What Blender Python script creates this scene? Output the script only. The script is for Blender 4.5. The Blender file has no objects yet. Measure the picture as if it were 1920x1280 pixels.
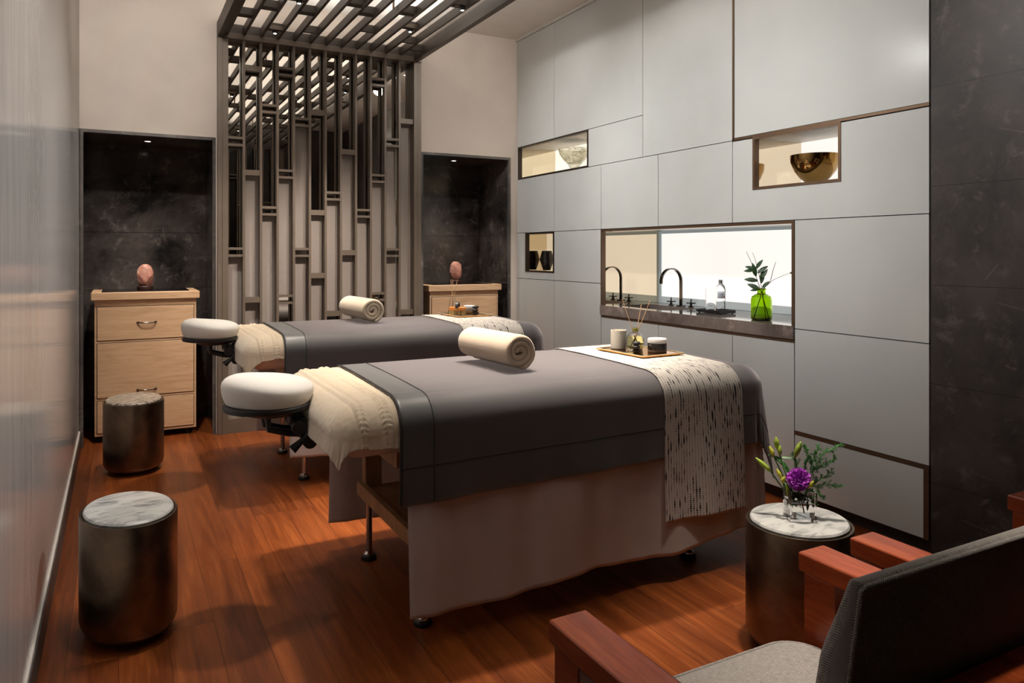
import bpy, bmesh, math, random
from mathutils import Vector, Matrix, noise
random.seed(7)
S = bpy.context.scene
PI = math.pi

# ------------------------------------------------------------------ camera, world, exposure
cam_d = bpy.data.cameras.new('camera'); cam = bpy.data.objects.new('camera', cam_d)
S.collection.objects.link(cam); S.camera = cam
cam.location = (0, 0, 1.25); cam.rotation_euler = (PI/2, 0, math.radians(-28.047))
cam_d.sensor_width = 36; cam_d.lens = 36*1385.2/1920; cam_d.shift_y = (473-640)/1920
cam_d.clip_start = 0.02
w = bpy.data.worlds.new('world'); S.world = w; w.use_nodes = True
w.node_tree.nodes['Background'].inputs[0].default_value = (0.9, 0.95, 1, 1)
w.node_tree.nodes['Background'].inputs[1].default_value = 0.02
S.view_settings.view_transform = 'Standard'; S.view_settings.look = 'None'
S.view_settings.exposure = 0.5; S.view_settings.gamma = 1.0
S.view_settings.use_curve_mapping = False
try:
    S.cycles.max_bounces = 10; S.cycles.diffuse_bounces = 5; S.cycles.glossy_bounces = 6
    S.cycles.transmission_bounces = 8; S.cycles.transparent_max_bounces = 12
    S.cycles.caustics_reflective = False; S.cycles.caustics_refractive = False
    S.cycles.use_denoising = True; S.cycles.sample_clamp_indirect = 4.0
except Exception:
    pass

WARM = (1.0, 0.88, 0.75); NEUT = (1.0, 0.95, 0.89)
def lamp(name, kind, loc, energy, color, rot=(0, 0, 0), **kw):
    d = bpy.data.lights.new(name, kind); d.energy = energy; d.color = color
    for k, v in kw.items(): setattr(d, k, v)
    o = bpy.data.objects.new(name, d); S.collection.objects.link(o)
    o.location = loc; o.rotation_euler = rot
    return o
# cove strips that lie on top of the ceiling lattice and wash the ceiling above it
for x, e in ((0.78, 13), (1.34, 10), (1.90, 14.5)):
    lamp('cove_light', 'AREA', (x, 2.83, 2.82), e, NEUT, (PI, 0, 0), shape='RECTANGLE', size=0.34, size_y=5.0)
def aimed(name, loc, target, energy, color, cone, blend=.95, soft=.06):
    q = (Vector(target)-Vector(loc)).to_track_quat('-Z', 'Y').to_euler()
    return lamp(name, 'SPOT', loc, energy, color, q, spot_size=cone, spot_blend=blend, shadow_soft_size=soft)
# lattice spotlights (x, y, energy, cone): housings built below; nearer unseen ones are added for brightness
SPOTS = [(0.943, 5.208, 26, 1.1), (0.957, 4.511, 110, .95), (1.744, 4.741, 140, .95), (1.873, 4.166, 70, 1.0),
         (0.957, 3.50, 50, .75), (0.84, 2.78, 100, .85), (1.40, 2.82, 270, .85), (1.97, 2.82, 230, .85), (1.30, 1.40, 50, .6), (1.90, 1.66, 185, .5), (1.02, 1.00, 75, .55), (1.42, .66, 130, .66)]
for x, y, e, c in SPOTS:
    lamp('spot_beam', 'SPOT', (x, y, 2.715), e, WARM, (0, 0, 0), spot_size=c, spot_blend=0.9, shadow_soft_size=0.05)
# added unseen lattice spots, fill light across the room onto the cabinet wall
WALL_FILL = [(0.74, 2.15, 2.1, 85), (0.74, 3.25, 3.2, 120), (0.74, 4.35, 4.5, 110)]
for x, y, ty, e in WALL_FILL:
    aimed('wall_beam', (x, y, 2.70), (2.95, ty, 1.75), e, (1, .975, .94), 1.15)
# added fill spots and unseen ceiling downlights: x, y, target, energy, cone
SCREEN_FILL = [(1.52, 3.62, 0.95, 120), (1.97, 3.62, 1.40, 120)]  # added spots out of view that brighten the lattice screen
for x, y, tx, e in SCREEN_FILL:
    aimed('screen_beam', (x, y, 2.70), (tx, 5.42, 1.05), e, WARM, .7)
LEFT_FILL = [(1.93, 1.25, 1.6, 70), (1.93, 2.45, 2.5, 130), (1.93, 3.75, 3.8, 140)]  # added spots out of view that brighten the grey left wall
for x, y, ty, e in LEFT_FILL:
    aimed('wall_beam', (x, y, 2.70), (-.22, ty, 1.35), e, NEUT, 1.0)
FILL_DOWN = [(2.48, 3.30, (2.50, 5.45, 2.45), 50, 1.0), (0.22, 3.60, (0.10, 5.45, 2.45), 75, 1.0), (2.55, 3.95, (2.5, 4.9, 0), 34, 1.1),
        (0.20, 4.35, (0.16, 5.6, 0.5), 105, .9), (2.52, 3.80, (2.48, 5.55, 0.75), 120, .5), (0.25, 2.55, (-.22, 2.9, 1.4), 34, 1.5), (0.15, 3.4, (.1, 3.5, 0), 30, 1.0)]  # unseen ceiling downlights, added as fill
for x, y, tg, e, c in FILL_DOWN:
    aimed('downlight_beam', (x, y, 3.0), tg, e, NEUT, c)
NICHE_SPOTS = [(0.18, 5.72), (2.492, 5.72)]
for x, y in NICHE_SPOTS:
    lamp('niche_beam', 'SPOT', (x, y, 2.02), 30, WARM, (0, 0, 0), spot_size=1.6, spot_blend=0.8, shadow_soft_size=0.02)

# ------------------------------------------------------------------ materials
MATS = {}
class NT:
    def __init__(s, name):
        s.m = bpy.data.materials.new(name); s.m.use_nodes = True
        s.t = s.m.node_tree; s.b = s.t.nodes['Principled BSDF']; s.L = s.t.links
    def n(s, typ, **kw):
        x = s.t.nodes.new('ShaderNode'+typ)
        for k, v in kw.items(): setattr(x, k, v)
        return x
    def set(s, sock, v):
        if isinstance(v, bpy.types.NodeSocket): s.L.new(v, sock)
        elif isinstance(v, (tuple, list)) and len(v) == 3 and sock.type == 'RGBA': sock.default_value = (*v, 1)
        else: sock.default_value = v
    def p(s, **kw):
        for k, v in kw.items(): s.set(s.b.inputs[k.replace('_', ' ')], v)
        return s
    def coord(s, kind='Object', scale=(1, 1, 1), rot=(0, 0, 0)):
        c = s.n('TexCoord'); m = s.n('Mapping'); s.L.new(c.outputs[kind], m.inputs[0])
        m.inputs['Scale'].default_value = scale; m.inputs['Rotation'].default_value = rot
        return m.outputs[0]
    def noise(s, vec, scale=5, detail=4, rough=.5, dist=0.0):
        x = s.n('TexNoise'); s.L.new(vec, x.inputs['Vector'])
        x.inputs['Scale'].default_value = scale; x.inputs['Detail'].default_value = detail
        x.inputs['Roughness'].default_value = rough; x.inputs['Distortion'].default_value = dist
        return x.outputs['Fac']
    def ramp(s, fac, stops, interp='LINEAR'):
        r = s.n('ValToRGB'); s.L.new(fac, r.inputs[0]); e = r.color_ramp.elements; r.color_ramp.interpolation = interp
        while len(e) < len(stops): e.new(.5)
        for i, (p_, c) in enumerate(stops): e[i].position = p_; e[i].color = (*c, 1)
        return r.outputs[0]
    def math(s, op, a, b=None, c=None):
        x = s.n('Math', operation=op); s.set(x.inputs[0], a)
        if b is not None: s.set(x.inputs[1], b)
        if c is not None: s.set(x.inputs[2], c)
        return x.outputs[0]
    def mix(s, f, a, b, blend='MIX'):
        x = s.n('Mix', data_type='RGBA', blend_type=blend); s.set(x.inputs[0], f); s.set(x.inputs[6], a); s.set(x.inputs[7], b)
        return x.outputs[2]
    def sep(s, vec):
        x = s.n('SeparateXYZ'); s.L.new(vec, x.inputs[0]); return x.outputs
    def comb(s, x_, y_, z_):
        x = s.n('CombineXYZ'); s.set(x.inputs[0], x_); s.set(x.inputs[1], y_); s.set(x.inputs[2], z_); return x.outputs[0]
    def bump(s, h, strength=.3, dist=.002):
        x = s.n('Bump'); s.L.new(h, x.inputs['Height']); x.inputs['Strength'].default_value = strength
        x.inputs['Distance'].default_value = dist; s.L.new(x.outputs[0], s.b.inputs['Normal'])
        return s

def plain(name, col, rough=.5, metal=0.0, var=.06, scale=9, **kw):
    k = NT(name); v = k.coord(); f = k.noise(v, scale, 4)
    lo = tuple(c*(1-var) for c in col); hi = tuple(min(1, c*(1+var)) for c in col)
    k.p(Base_Color=k.ramp(f, [(.3, lo), (.7, hi)]), Roughness=rough, Metallic=metal)
    for a, b in kw.items(): k.p(**{a: b})
    MATS[name] = k.m; return k.m

beige = plain('beige_plaster', (.60, .52, .45), .75, var=.05, scale=4)
ceil_m = plain('ceiling_paint', (.74, .70, .65), .8, var=.03)
bronze = plain('bronze_paint', (.155, .120, .092), .42, .2, var=.08)
bronze_trim = plain('bronze_trim_metal', (.16, .10, .062), .38, .7, var=.08)
dark_trim = plain('dark_plinth', (.025, .02, .017), .5)
black = plain('black_plastic', (.008, .008, .009), .45)
chrome = plain('chrome', (.55, .55, .56), .15, 1.0, var=.02)
darkchrome = plain('dark_chrome', (.14, .125, .115), .1, 1.0, var=.02)
stonebl = plain('black_pebble', (.012, .012, .014), .55)
white_lid = plain('white_lid_plastic', (.72, .68, .66), .4, var=.02)
candle_m = plain('wax', (.86, .80, .68), .45, var=.03, Subsurface_Weight=.15)
fabric_panel = plain('taupe_panel_fabric', (.31, .265, .24), .85, var=.03, scale=60)
cradle_m = plain('cradle_cover_cotton', (.66, .63, .585), .85, var=.03)
cream = plain('cushion_cream_cover', (.72, .62, .52), .8, var=.04)
bristle = plain('brush_bristle', (.78, .58, .25), .6, var=.15, scale=200)
brush_wood = plain('brush_wood_orange', (.62, .22, .04), .4)
reed = plain('reed_stick', (.72, .45, .25), .7)
label_white = plain('label_pale', (.62, .66, .72), .5)
red_m = plain('label_red', (.5, .12, .14), .5); navy = plain('label_navy', (.05, .09, .25), .5)
jar_dark = plain('jar_dark_brown', (.02, .012, .01), .25)
jar_taupe = plain('jar_taupe', (.22, .16, .12), .4)
olive = plain('olive_collar', (.26, .24, .05), .4)
bud_m = plain('lily_bud_green', (.30, .42, .05), .45, var=.35, scale=60)
bud_y = plain('lily_bud_yellow', (.55, .55, .06), .45, var=.3, scale=60)
leaf_m = plain('leaf_green', (.045, .16, .03), .45, var=.4, scale=30)
leaf_d = plain('leaf_dark_green', (.025, .07, .02), .4, var=.4, scale=30)
fern_m = plain('fern_green', (.06, .24, .05), .5, var=.4, scale=60)
twig_m = plain('twig_brown', (.06, .035, .025), .7)
petal = plain('purple_petal', (.50, .075, .60), .6, var=.4, scale=90)
slate = plain('slate_tray', (.012, .011, .013), .4)
black_inset = plain('black_glass_inset', (.006, .006, .007), .15)
cast_black = plain('caster_rubber', (.01, .01, .01), .6)
gold_tray = plain('gold_tray_lacquer', (.62, .27, .05), .15, 1.0, var=.05)
gold_bowl = plain('gold_bowl_metal', (.30, .185, .065), .06, 1.0, var=.03)
dark_vase = plain('dark_vase_glass', (.012, .008, .008), .1)

def lacquer():
    k = NT('white_lacquer'); v = k.coord(); f = k.noise(v, 2.5, 3)
    k.p(Base_Color=k.ramp(f, [(.3, (.49, .505, .492)), (.7, (.53, .545, .532))]), Roughness=.2, Coat_Weight=.15, Coat_Roughness=.14)
    return k.m
lacq = lacquer()
def left_wall():
    k = NT('brushed_grey_plaster'); v = k.coord('Object', (9, 5, .45)); f = k.noise(v, 3.0, 8, .62, .15)
    v2 = k.coord('Object', (24, 16, .9)); f2 = k.noise(v2, 3, 5, .55)
    g = k.mix(.4, k.ramp(f, [(.32, (.38, .37, .365)), (.68, (.54, .51, .49))]), k.ramp(f2, [(.3, (.34, .33, .33)), (.7, (.56, .53, .51))]))
    k.p(Base_Color=g, Roughness=.14, Specular_IOR_Level=.5)
    return k.m
wall_l = left_wall()
def dark_marble(name, a=(.006, .006, .007), b=(.045, .038, .036), c=(.16, .14, .13), rough=.14, tile=None, pale=1.0):
    k = NT(name); v = k.coord(); f = k.noise(v, 1.9, 9, .68, .25); f2 = k.noise(v, 8.5, 10, .75, .3)
    base = k.ramp(f, [(.36, a), (.55, b), (.74, tuple(x*1.5 for x in b))])
    patch = k.ramp(f2, [(.54, (0, 0, 0)), (.78, c)])
    col = k.mix(pale, base, patch, 'ADD')
    vo = k.n('TexVoronoi', feature='DISTANCE_TO_EDGE'); k.L.new(k.coord('Object', (1, 1, 1.7)), vo.inputs['Vector'])
    vo.inputs['Scale'].default_value = 2.6
    wn = k.noise(v, 3.1, 6)
    vein = k.math('MULTIPLY', k.math('LESS_THAN', vo.outputs['Distance'], .006), k.math('GREATER_THAN', wn, .6))
    col = k.mix(k.math('MULTIPLY', vein, .30), col, (.22, .17, .15))
    if tile:
        z = k.sep(k.coord())[2]; fr = k.math('FRACT', k.math('DIVIDE', k.math('SUBTRACT', z, tile[1]), tile[0]))
        col = k.mix(k.math('LESS_THAN', fr, .0055), col, (.003, .003, .003))
    k.p(Base_Color=col, Roughness=rough, Specular_IOR_Level=.4); return k.m
marble_niche = dark_marble('dark_niche_marble', (.012, .011, .011), (.075, .062, .057), (.15, .13, .12), .14, tile=(.415, .15))
marble_pier = dark_marble('dark_pier_marble', (.022, .020, .019), (.058, .047, .043), (.10, .085, .078), .42, tile=(.405, .305))
marble_counter = dark_marble('brown_counter_marble', (.085, .065, .058), (.20, .16, .14), (.25, .20, .165), .07)
marble_edge = dark_marble('niche_edge_marble', (.05, .045, .042), (.12, .105, .095), (.2, .18, .17), .35)
def white_marble(name, base, dark, rust=None, sc=1.0):
    k = NT(name); v = k.coord('Object', (1*sc, 2.2*sc, 2*sc), (0, 0, .5)); f = k.noise(v, 7, 9, .6, 1.4); f2 = k.noise(v, 22, 6, .6, .8)
    c = k.ramp(f, [(.36, dark), (.52, base), (.75, tuple(min(1, x*1.1) for x in base))])
    if rust: c = k.mix(k.ramp(f2, [(.50, (0, 0, 0)), (.60, (1, 1, 1))]), c, rust)
    k.p(Base_Color=c, Roughness=.3); return k.m
marble_w = white_marble('white_grey_marble', (.52, .52, .50), (.20, .21, .22))
marble_b = white_marble('breccia_marble', (.55, .48, .38), (.22, .17, .14), (.09, .06, .055), 1.6)
def stool_metal():
    k = NT('aged_bronze_metal'); v = k.coord(); f = k.noise(v, 7, 6, .65, .4); f2 = k.noise(k.coord('Object', (1, 1, 60)), 14, 3)
    k.p(Base_Color=k.ramp(f, [(.3, (.12, .088, .064)), (.6, (.24, .17, .115)), (.8, (.34, .23, .14))]), Metallic=1.0,
        Roughness=k.math('MULTIPLY_ADD', f, .25, .2))
    k.bump(f2, .04, .001); return k.m
stool_m = stool_metal()
def floor_mat():
    k = NT('strand_bamboo_floor'); c = k.coord(); x, y, z = k.sep(c)
    px = k.math('DIVIDE', x, .142); col = k.math('FLOOR', px)
    wn = k.n('TexWhiteNoise', noise_dimensions='1D'); k.L.new(col, wn.inputs['W']); off = wn.outputs['Value']
    py = k.math('ADD', k.math('DIVIDE', y, 1.85), k.math('MULTIPLY', off, 3.7)); row = k.math('FLOOR', py)
    wn2 = k.n('TexWhiteNoise', noise_dimensions='2D'); k.L.new(k.comb(col, row, 0), wn2.inputs['Vector']); tone = wn2.outputs['Value']
    sv = k.comb(k.math('MULTIPLY', x, 55), k.math('ADD', k.math('MULTIPLY', y, 2.6), k.math('MULTIPLY', tone, 40)), tone)
    f = k.noise(sv, 1.0, 9, .7, .3)
    sv2 = k.comb(k.math('MULTIPLY', x, 12), k.math('ADD', k.math('MULTIPLY', y, 1.1), k.math('MULTIPLY', tone, 17)), tone)
    f2 = k.noise(sv2, 1.0, 5, .6, .2)
    a = k.ramp(f, [(.28, (.055, .011, .004)), (.5, (.20, .047, .010)), (.72, (.42, .125, .028))])
    b = k.ramp(f2, [(.3, (.085, .016, .004)), (.7, (.31, .083, .018))])
    cc = k.mix(.5, a, b)
    cc = k.mix(1.0, cc, k.ramp(tone, [(0, (.72, .70, .70)), (1, (1.18, 1.15, 1.12))]), 'MULTIPLY')
    e1 = k.math('LESS_THAN', k.math('FRACT', px), .012); e2 = k.math('LESS_THAN', k.math('FRACT', py), .0012)
    cc = k.mix(k.math('MULTIPLY', k.math('MAXIMUM', e1, e2), .8), cc, (.012, .004, .002))
    k.p(Base_Color=cc, Roughness=k.math('MULTIPLY_ADD', f, .2, .25), Specular_IOR_Level=.38)
    k.bump(f, .06, .001); return k.m
floor_m = floor_mat()
def wood(name, lo, mid, hi, axis='X', rough=.4, s=1.0, seed=0.0):
    k = NT(name)
    sc = {'X': (1.6, 14, 14), 'Y': (14, 1.6, 14), 'Z': (14, 14, 1.6)}[axis]
    v = k.coord('Object', tuple(q*s for q in sc)); f = k.noise(v, 1.0, 7, .6, 1.6); f2 = k.noise(v, 7, 4, .6, .4)
    c = k.mix(.3, k.ramp(f, [(.3, lo), (.52, mid), (.75, hi)]), k.ramp(f2, [(.3, lo), (.7, hi)]))
    k.p(Base_Color=c, Roughness=rough); k.bump(f2, .04, .001); return k.m
maple = wood('maple_wood', (.52, .30, .16), (.68, .43, .25), (.76, .51, .31), 'X', .45)
cherry = wood('cherry_wood', (.11, .013, .004), (.24, .037, .009), (.40, .088, .020), 'Y', .24, .8)
tablewood = wood('table_frame_wood', (.20, .10, .045), (.32, .17, .08), (.40, .23, .11), 'Z', .5)
def weave(name, a, b, sc=1000, rough=.9, stripes=0.0):
    k = NT(name); u, v, _ = k.sep(k.coord('UV'))
    wx = k.math('SINE', k.math('MULTIPLY', u, sc*2)); wy = k.math('SINE', k.math('MULTIPLY', v, sc*2))
    h = k.math('MULTIPLY', wx, wy); nz = k.noise(k.coord('UV', (60, 900, 1)), 1, 3); n2 = k.noise(k.coord('UV', (900, 60, 1)), 1, 3)
    m = k.math('ADD', k.math('MULTIPLY', h, .30), k.math('MULTIPLY', k.math('ADD', nz, n2), .5))
    k.p(Base_Color=k.ramp(m, [(.25, a), (.75, b)]), Roughness=rough, Sheen_Weight=.1); k.bump(h, .4, .001); return k.m
tweed = weave('grey_tweed', (.04, .037, .038), (.42, .385, .35))
def cloth(name, col, rough=.7, fine=900, bumpd=.0006, sheen=.2, spec=.3, var=.08, srough=.5, stint=(1, 1, 1)):
    k = NT(name); f = k.noise(k.coord('UV', (fine, fine, 1)), 1, 2); f2 = k.noise(k.coord('UV', (6, 6, 1)), 1, 4)
    k.p(Base_Color=k.ramp(f2, [(.3, tuple(c*(1-var) for c in col)), (.7, tuple(c*(1+var) for c in col))]), Roughness=rough,
        Sheen_Weight=sheen, Sheen_Tint=stint, Sheen_Roughness=srough, Specular_IOR_Level=spec)
    k.bump(f, .35, bumpd); return k.m
linen = cloth('taupe_linen', (.57, .515, .485), .85, sheen=.05)
def translucent(m, f, col):
    t = m.node_tree; b = t.nodes['Principled BSDF']; o = t.nodes['Material Output']
    x = t.nodes.new('ShaderNodeMixShader'); q = t.nodes.new('ShaderNodeBsdfTranslucent'); x.inputs[0].default_value = f; q.inputs[0].default_value = (*col, 1)
    t.links.new(b.outputs[0], x.inputs[1]); t.links.new(q.outputs[0], x.inputs[2]); t.links.new(x.outputs[0], o.inputs[0])
translucent(linen, .2, (.85, .74, .66))
blanket_m = cloth('charcoal_blanket', (.017, .0145, .0165), .6, 1400, .0003, 1.0, .6, srough=.52, stint=(.97, .90, .94))
satin = cloth('charcoal_satin_band', (.024, .025, .027), .42, 1400, .0002, 1.0, .7, srough=.48)
piping_m = plain('blanket_piping', (.018, .016, .017), .7)
terry = cloth('cream_terry', (.60, .50, .375), .95, 420, .004, .35, .15, .06)
terry_roll = cloth('beige_terry', (.58, .455, .34), .95, 380, .004, .35, .15, .06)
def runner():
    k = NT('dotted_runner_cotton'); u, v, _ = k.sep(k.coord('UV'))
    P, Q = .0128, .0078
    cu = k.math('DIVIDE', u, P); ci = k.math('FLOOR', cu); fu = k.math('MULTIPLY', k.math('SUBTRACT', k.math('FRACT', cu), .5), P)
    wn = k.n('TexWhiteNoise', noise_dimensions='1D'); k.L.new(ci, wn.inputs['W'])
    cv = k.math('ADD', k.math('DIVIDE', v, Q), wn.outputs['Value']); fv = k.math('MULTIPLY', k.math('SUBTRACT', k.math('FRACT', cv), .5), Q)
    row = k.math('FLOOR', cv)
    nz = k.noise(k.comb(k.math('MULTIPLY', ci, 7.31), k.math('MULTIPLY', row, .105), wn.outputs['Value']), 1.6, 2)
    r = k.math('MULTIPLY_ADD', k.math('MAXIMUM', k.math('SUBTRACT', nz, .47), 0), .015, .0013)
    d = k.math('SQRT', k.math('ADD', k.math('POWER', fu, 2), k.math('POWER', fv, 2)))
    dot = k.math('LESS_THAN', d, r); thread = k.math('LESS_THAN', k.math('ABSOLUTE', fu), .0005)
    mask = k.math('MAXIMUM', dot, k.math('MULTIPLY', thread, .45))
    f = k.noise(k.coord('UV', (900, 900, 1)), 1, 2)
    k.p(Base_Color=k.mix(mask, (.54, .505, .465), (.015, .014, .018)), Roughness=.85); k.bump(f, .3, .0006); return k.m
runner_m = runner()
def glassy(name, col=(1, 1, 1), rough=0.0, ior=1.45, **kw):
    k = NT(name); f = k.noise(k.coord(), 3, 2)
    k.p(Base_Color=k.ramp(f, [(0, col), (1, tuple(min(1, c*1.02) for c in col))]), Roughness=rough, IOR=ior, Transmission_Weight=1.0)
    for a, b in kw.items(): k.p(**{a: b})
    return k.m
glass = glassy('clear_glass', (1, 1, 1), 0, 1.25); green_glass = glassy('green_glass', (.47, .68, .035)); water = glassy('water', (.97, 1, .98), 0, 1.33)
oil_y = glassy('yellow_oil', (.93, .88, .42), 0, 1.4); oil_amber = glassy('amber_oil', (.80, .55, .06), 0, 1.4)
frost = plain('frosted_candle_glass', (.84, .78, .68), .35, var=.02)
def mirror(name, col, rough=.0):
    k = NT(name); f = k.noise(k.coord(), 1.5, 2)
    k.p(Base_Color=k.ramp(f, [(0, col), (1, tuple(min(1, c*1.01) for c in col))]), Metallic=1.0, Roughness=rough); return k.m
mir_grey = mirror('grey_mirror', (.62, .57, .51), .01); mir_bronze = mirror('bronze_mirror', (.70, .60, .455), .01)
def glow(name, col, st, blotch=.1):
    k = NT(name); f = k.noise(k.coord(), 1.4, 2)
    k.p(Base_Color=(.3, .3, .29), Roughness=.3, Emission_Color=k.ramp(f, [(.2, tuple(c*(1-blotch) for c in col)), (.8, col)]), Emission_Strength=st); return k.m
glow_sink = glow('backlit_panel', (1, .94, .875), .74); glow_niche = glow('backlit_warm_panel', (1, .93, .77), .74)
glow_dim = glow('backlit_amber_panel', (1, .78, .5), .45); glow_lamp = glow('lamp_lens', (1, .92, .8), 7, 0)
def salt():
    k = NT('pink_salt_crystal'); v = k.coord(); f = k.noise(v, 16, 8, .65, .8); f2 = k.noise(v, 42, 5, .6)
    k.p(Base_Color=k.mix(.35, k.ramp(f, [(.36, (.42, .13, .085)), (.55, (.62, .29, .21)), (.72, (.82, .66, .57))]), k.ramp(f2, [(.3, (.28, .08, .05)), (.7, (.66, .40, .32))])),
        Roughness=.42, Subsurface_Weight=.1); k.bump(f, .5, .004); return k.m
salt_m = salt()
def smoke_glass():
    k = NT('smoky_white_glass'); v = k.coord('Object', (1, 1, 1.6)); f = k.noise(v, 9, 5, .6, 1.2)
    k.p(Base_Color=k.ramp(f, [(.36, (.45, .42, .34)), (.50, (.88, .85, .75)), (.7, (.97, .95, .88))]), Roughness=.2, Transmission_Weight=.9, IOR=1.1); return k.m
smoke_m = smoke_glass()

# ------------------------------------------------------------------ mesh helpers
class MB:
    def __init__(s): s.v = []; s.f = []; s.mi = []; s.uv = {}; s.m = 0
    def add(s, vs, fs):
        o = len(s.v); s.v += [tuple(v) for v in vs]
        for f in fs: s.f.append(tuple(i+o for i in f)); s.mi.append(s.m)
        return s
    def box(s, a, b):
        x0, y0, z0 = a; x1, y1, z1 = b
        return s.add([(x0,y0,z0),(x1,y0,z0),(x1,y1,z0),(x0,y1,z0),(x0,y0,z1),(x1,y0,z1),(x1,y1,z1),(x0,y1,z1)],
                     [(3,2,1,0),(4,5,6,7),(0,1,5,4),(1,2,6,5),(2,3,7,6),(3,0,4,7)])
    def lathe(s, prof, c=(0,0,0), n=32, sx=1, sy=1, cap=True, rot=0):
        m = len(prof); vs = []
        for r, z in prof:
            for i in range(n):
                t = 2*PI*i/n; x, y = r*math.cos(t)*sx, r*math.sin(t)*sy
                vs.append((c[0]+x*math.cos(rot)-y*math.sin(rot), c[1]+x*math.sin(rot)+y*math.cos(rot), c[2]+z))
        fs = [(j*n+i, j*n+(i+1) % n, (j+1)*n+(i+1) % n, (j+1)*n+i) for j in range(m-1) for i in range(n)]
        if cap: fs += [tuple(range(n-1, -1, -1)), tuple((m-1)*n+i for i in range(n))]
        return s.add(vs, fs)
    def tube(s, pts, r, n=8, cap=True):
        pts = [Vector(p) for p in pts]; N = len(pts); vs = []; up = None
        for i, p in enumerate(pts):
            t = (pts[min(i+1, N-1)]-pts[max(i-1, 0)]).normalized()
            if up is None: up = Vector((0, 0, 1)) if abs(t.z) < .9 else Vector((1, 0, 0))
            a = t.cross(up).normalized(); b = a.cross(t).normalized(); up = b
            rr = r[i] if isinstance(r, (list, tuple)) else r
            for k in range(n):
                q = p+rr*(math.cos(2*PI*k/n)*a+math.sin(2*PI*k/n)*b); vs.append(q)
        fs = [(j*n+k, j*n+(k+1) % n, (j+1)*n+(k+1) % n, (j+1)*n+k) for j in range(N-1) for k in range(n)]
        if cap: fs += [tuple(range(n-1, -1, -1)), tuple((N-1)*n+k for k in range(n))]
        return s.add(vs, fs)
    def grid(s, fn, us, vs, uvfn=None):
        o = len(s.v); nu, nv = len(us), len(vs)
        for i, u in enumerate(us):
            for j, v in enumerate(vs):
                s.v.append(tuple(fn(u, v))); s.uv[o+i*nv+j] = (u, v)
        for i in range(nu-1):
            for j in range(nv-1):
                s.f.append((o+i*nv+j, o+(i+1)*nv+j, o+(i+1)*nv+j+1, o+i*nv+j+1)); s.mi.append(s.m)
        return s
    def build(s, name, mats, parent=None, smooth=False, bevel=0, seg=2, solid=0, subsurf=0, fix=True, boxuv=False, origin=None, autosm=None):
        me = bpy.data.meshes.new(name); 
        vs = s.v
        if origin is not None: vs = [(v[0]-origin[0], v[1]-origin[1], v[2]-origin[2]) for v in vs]
        me.from_pydata(vs, [], s.f)
        if not isinstance(mats, (list, tuple)): mats = [mats]
        for m in mats: me.materials.append(m)
        me.polygons.foreach_set('material_index', s.mi)
        if s.uv or boxuv:
            uvl = me.uv_layers.new(name='UVMap')
            for p in me.polygons:
                nrm = p.normal
                for li in p.loop_indices:
                    vi = me.loops[li].vertex_index
                    if vi in s.uv: uvl.data[li].uv = s.uv[vi]
                    else:
                        c = me.vertices[vi].co
                        ax = max(range(3), key=lambda q: abs(nrm[q]))
                        uvl.data[li].uv = [(c.y, c.z), (c.x, c.z), (c.x, c.y)][ax]
        if fix:
            bm = bmesh.new(); bm.from_mesh(me); bmesh.ops.remove_doubles(bm, verts=bm.verts, dist=2e-6); bmesh.ops.recalc_face_normals(bm, faces=bm.faces); bm.to_mesh(me); bm.free()
        o = bpy.data.objects.new(name, me); S.collection.objects.link(o)
        if origin is not None: o.location = origin
        if parent: o.parent = parent
        if bevel:
            b = o.modifiers.new('bevel', 'BEVEL'); b.width = bevel; b.segments = seg; b.limit_method = 'ANGLE'; b.angle_limit = .7
        if solid:
            b = o.modifiers.new('thick', 'SOLIDIFY'); b.thickness = solid; b.offset = -1
        if subsurf:
            b = o.modifiers.new('sub', 'SUBSURF'); b.levels = subsurf; b.render_levels = subsurf
        if smooth or bevel:
            for p in me.polygons: p.use_smooth = True
            if smooth == 'auto' or (bevel and not smooth):
                try: me.set_sharp_from_angle(angle=.6)
                except Exception: pass
        return o
def tag(o, label, cat, group=None):
    o['label'] = label; o['category'] = cat
    if group: o['group'] = group
    return o
def thing(name, label, cat, loc=(0, 0, 0), group=None):
    o = bpy.data.objects.new(name, None); S.collection.objects.link(o); o.location = loc; o.empty_display_size = .05
    return tag(o, label, cat, group)
def struct(o): o['kind'] = 'structure'; return o
def box(a, b): return MB().box(a, b)
def lin(a, b, n): return [a+(b-a)*i/(n-1) for i in range(n)]
def copy_tree(o, parent=None):
    c = o.copy(); S.collection.objects.link(c)
    if parent: c.parent = parent
    for ch in list(o.children): copy_tree(ch, c)
    return c

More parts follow.
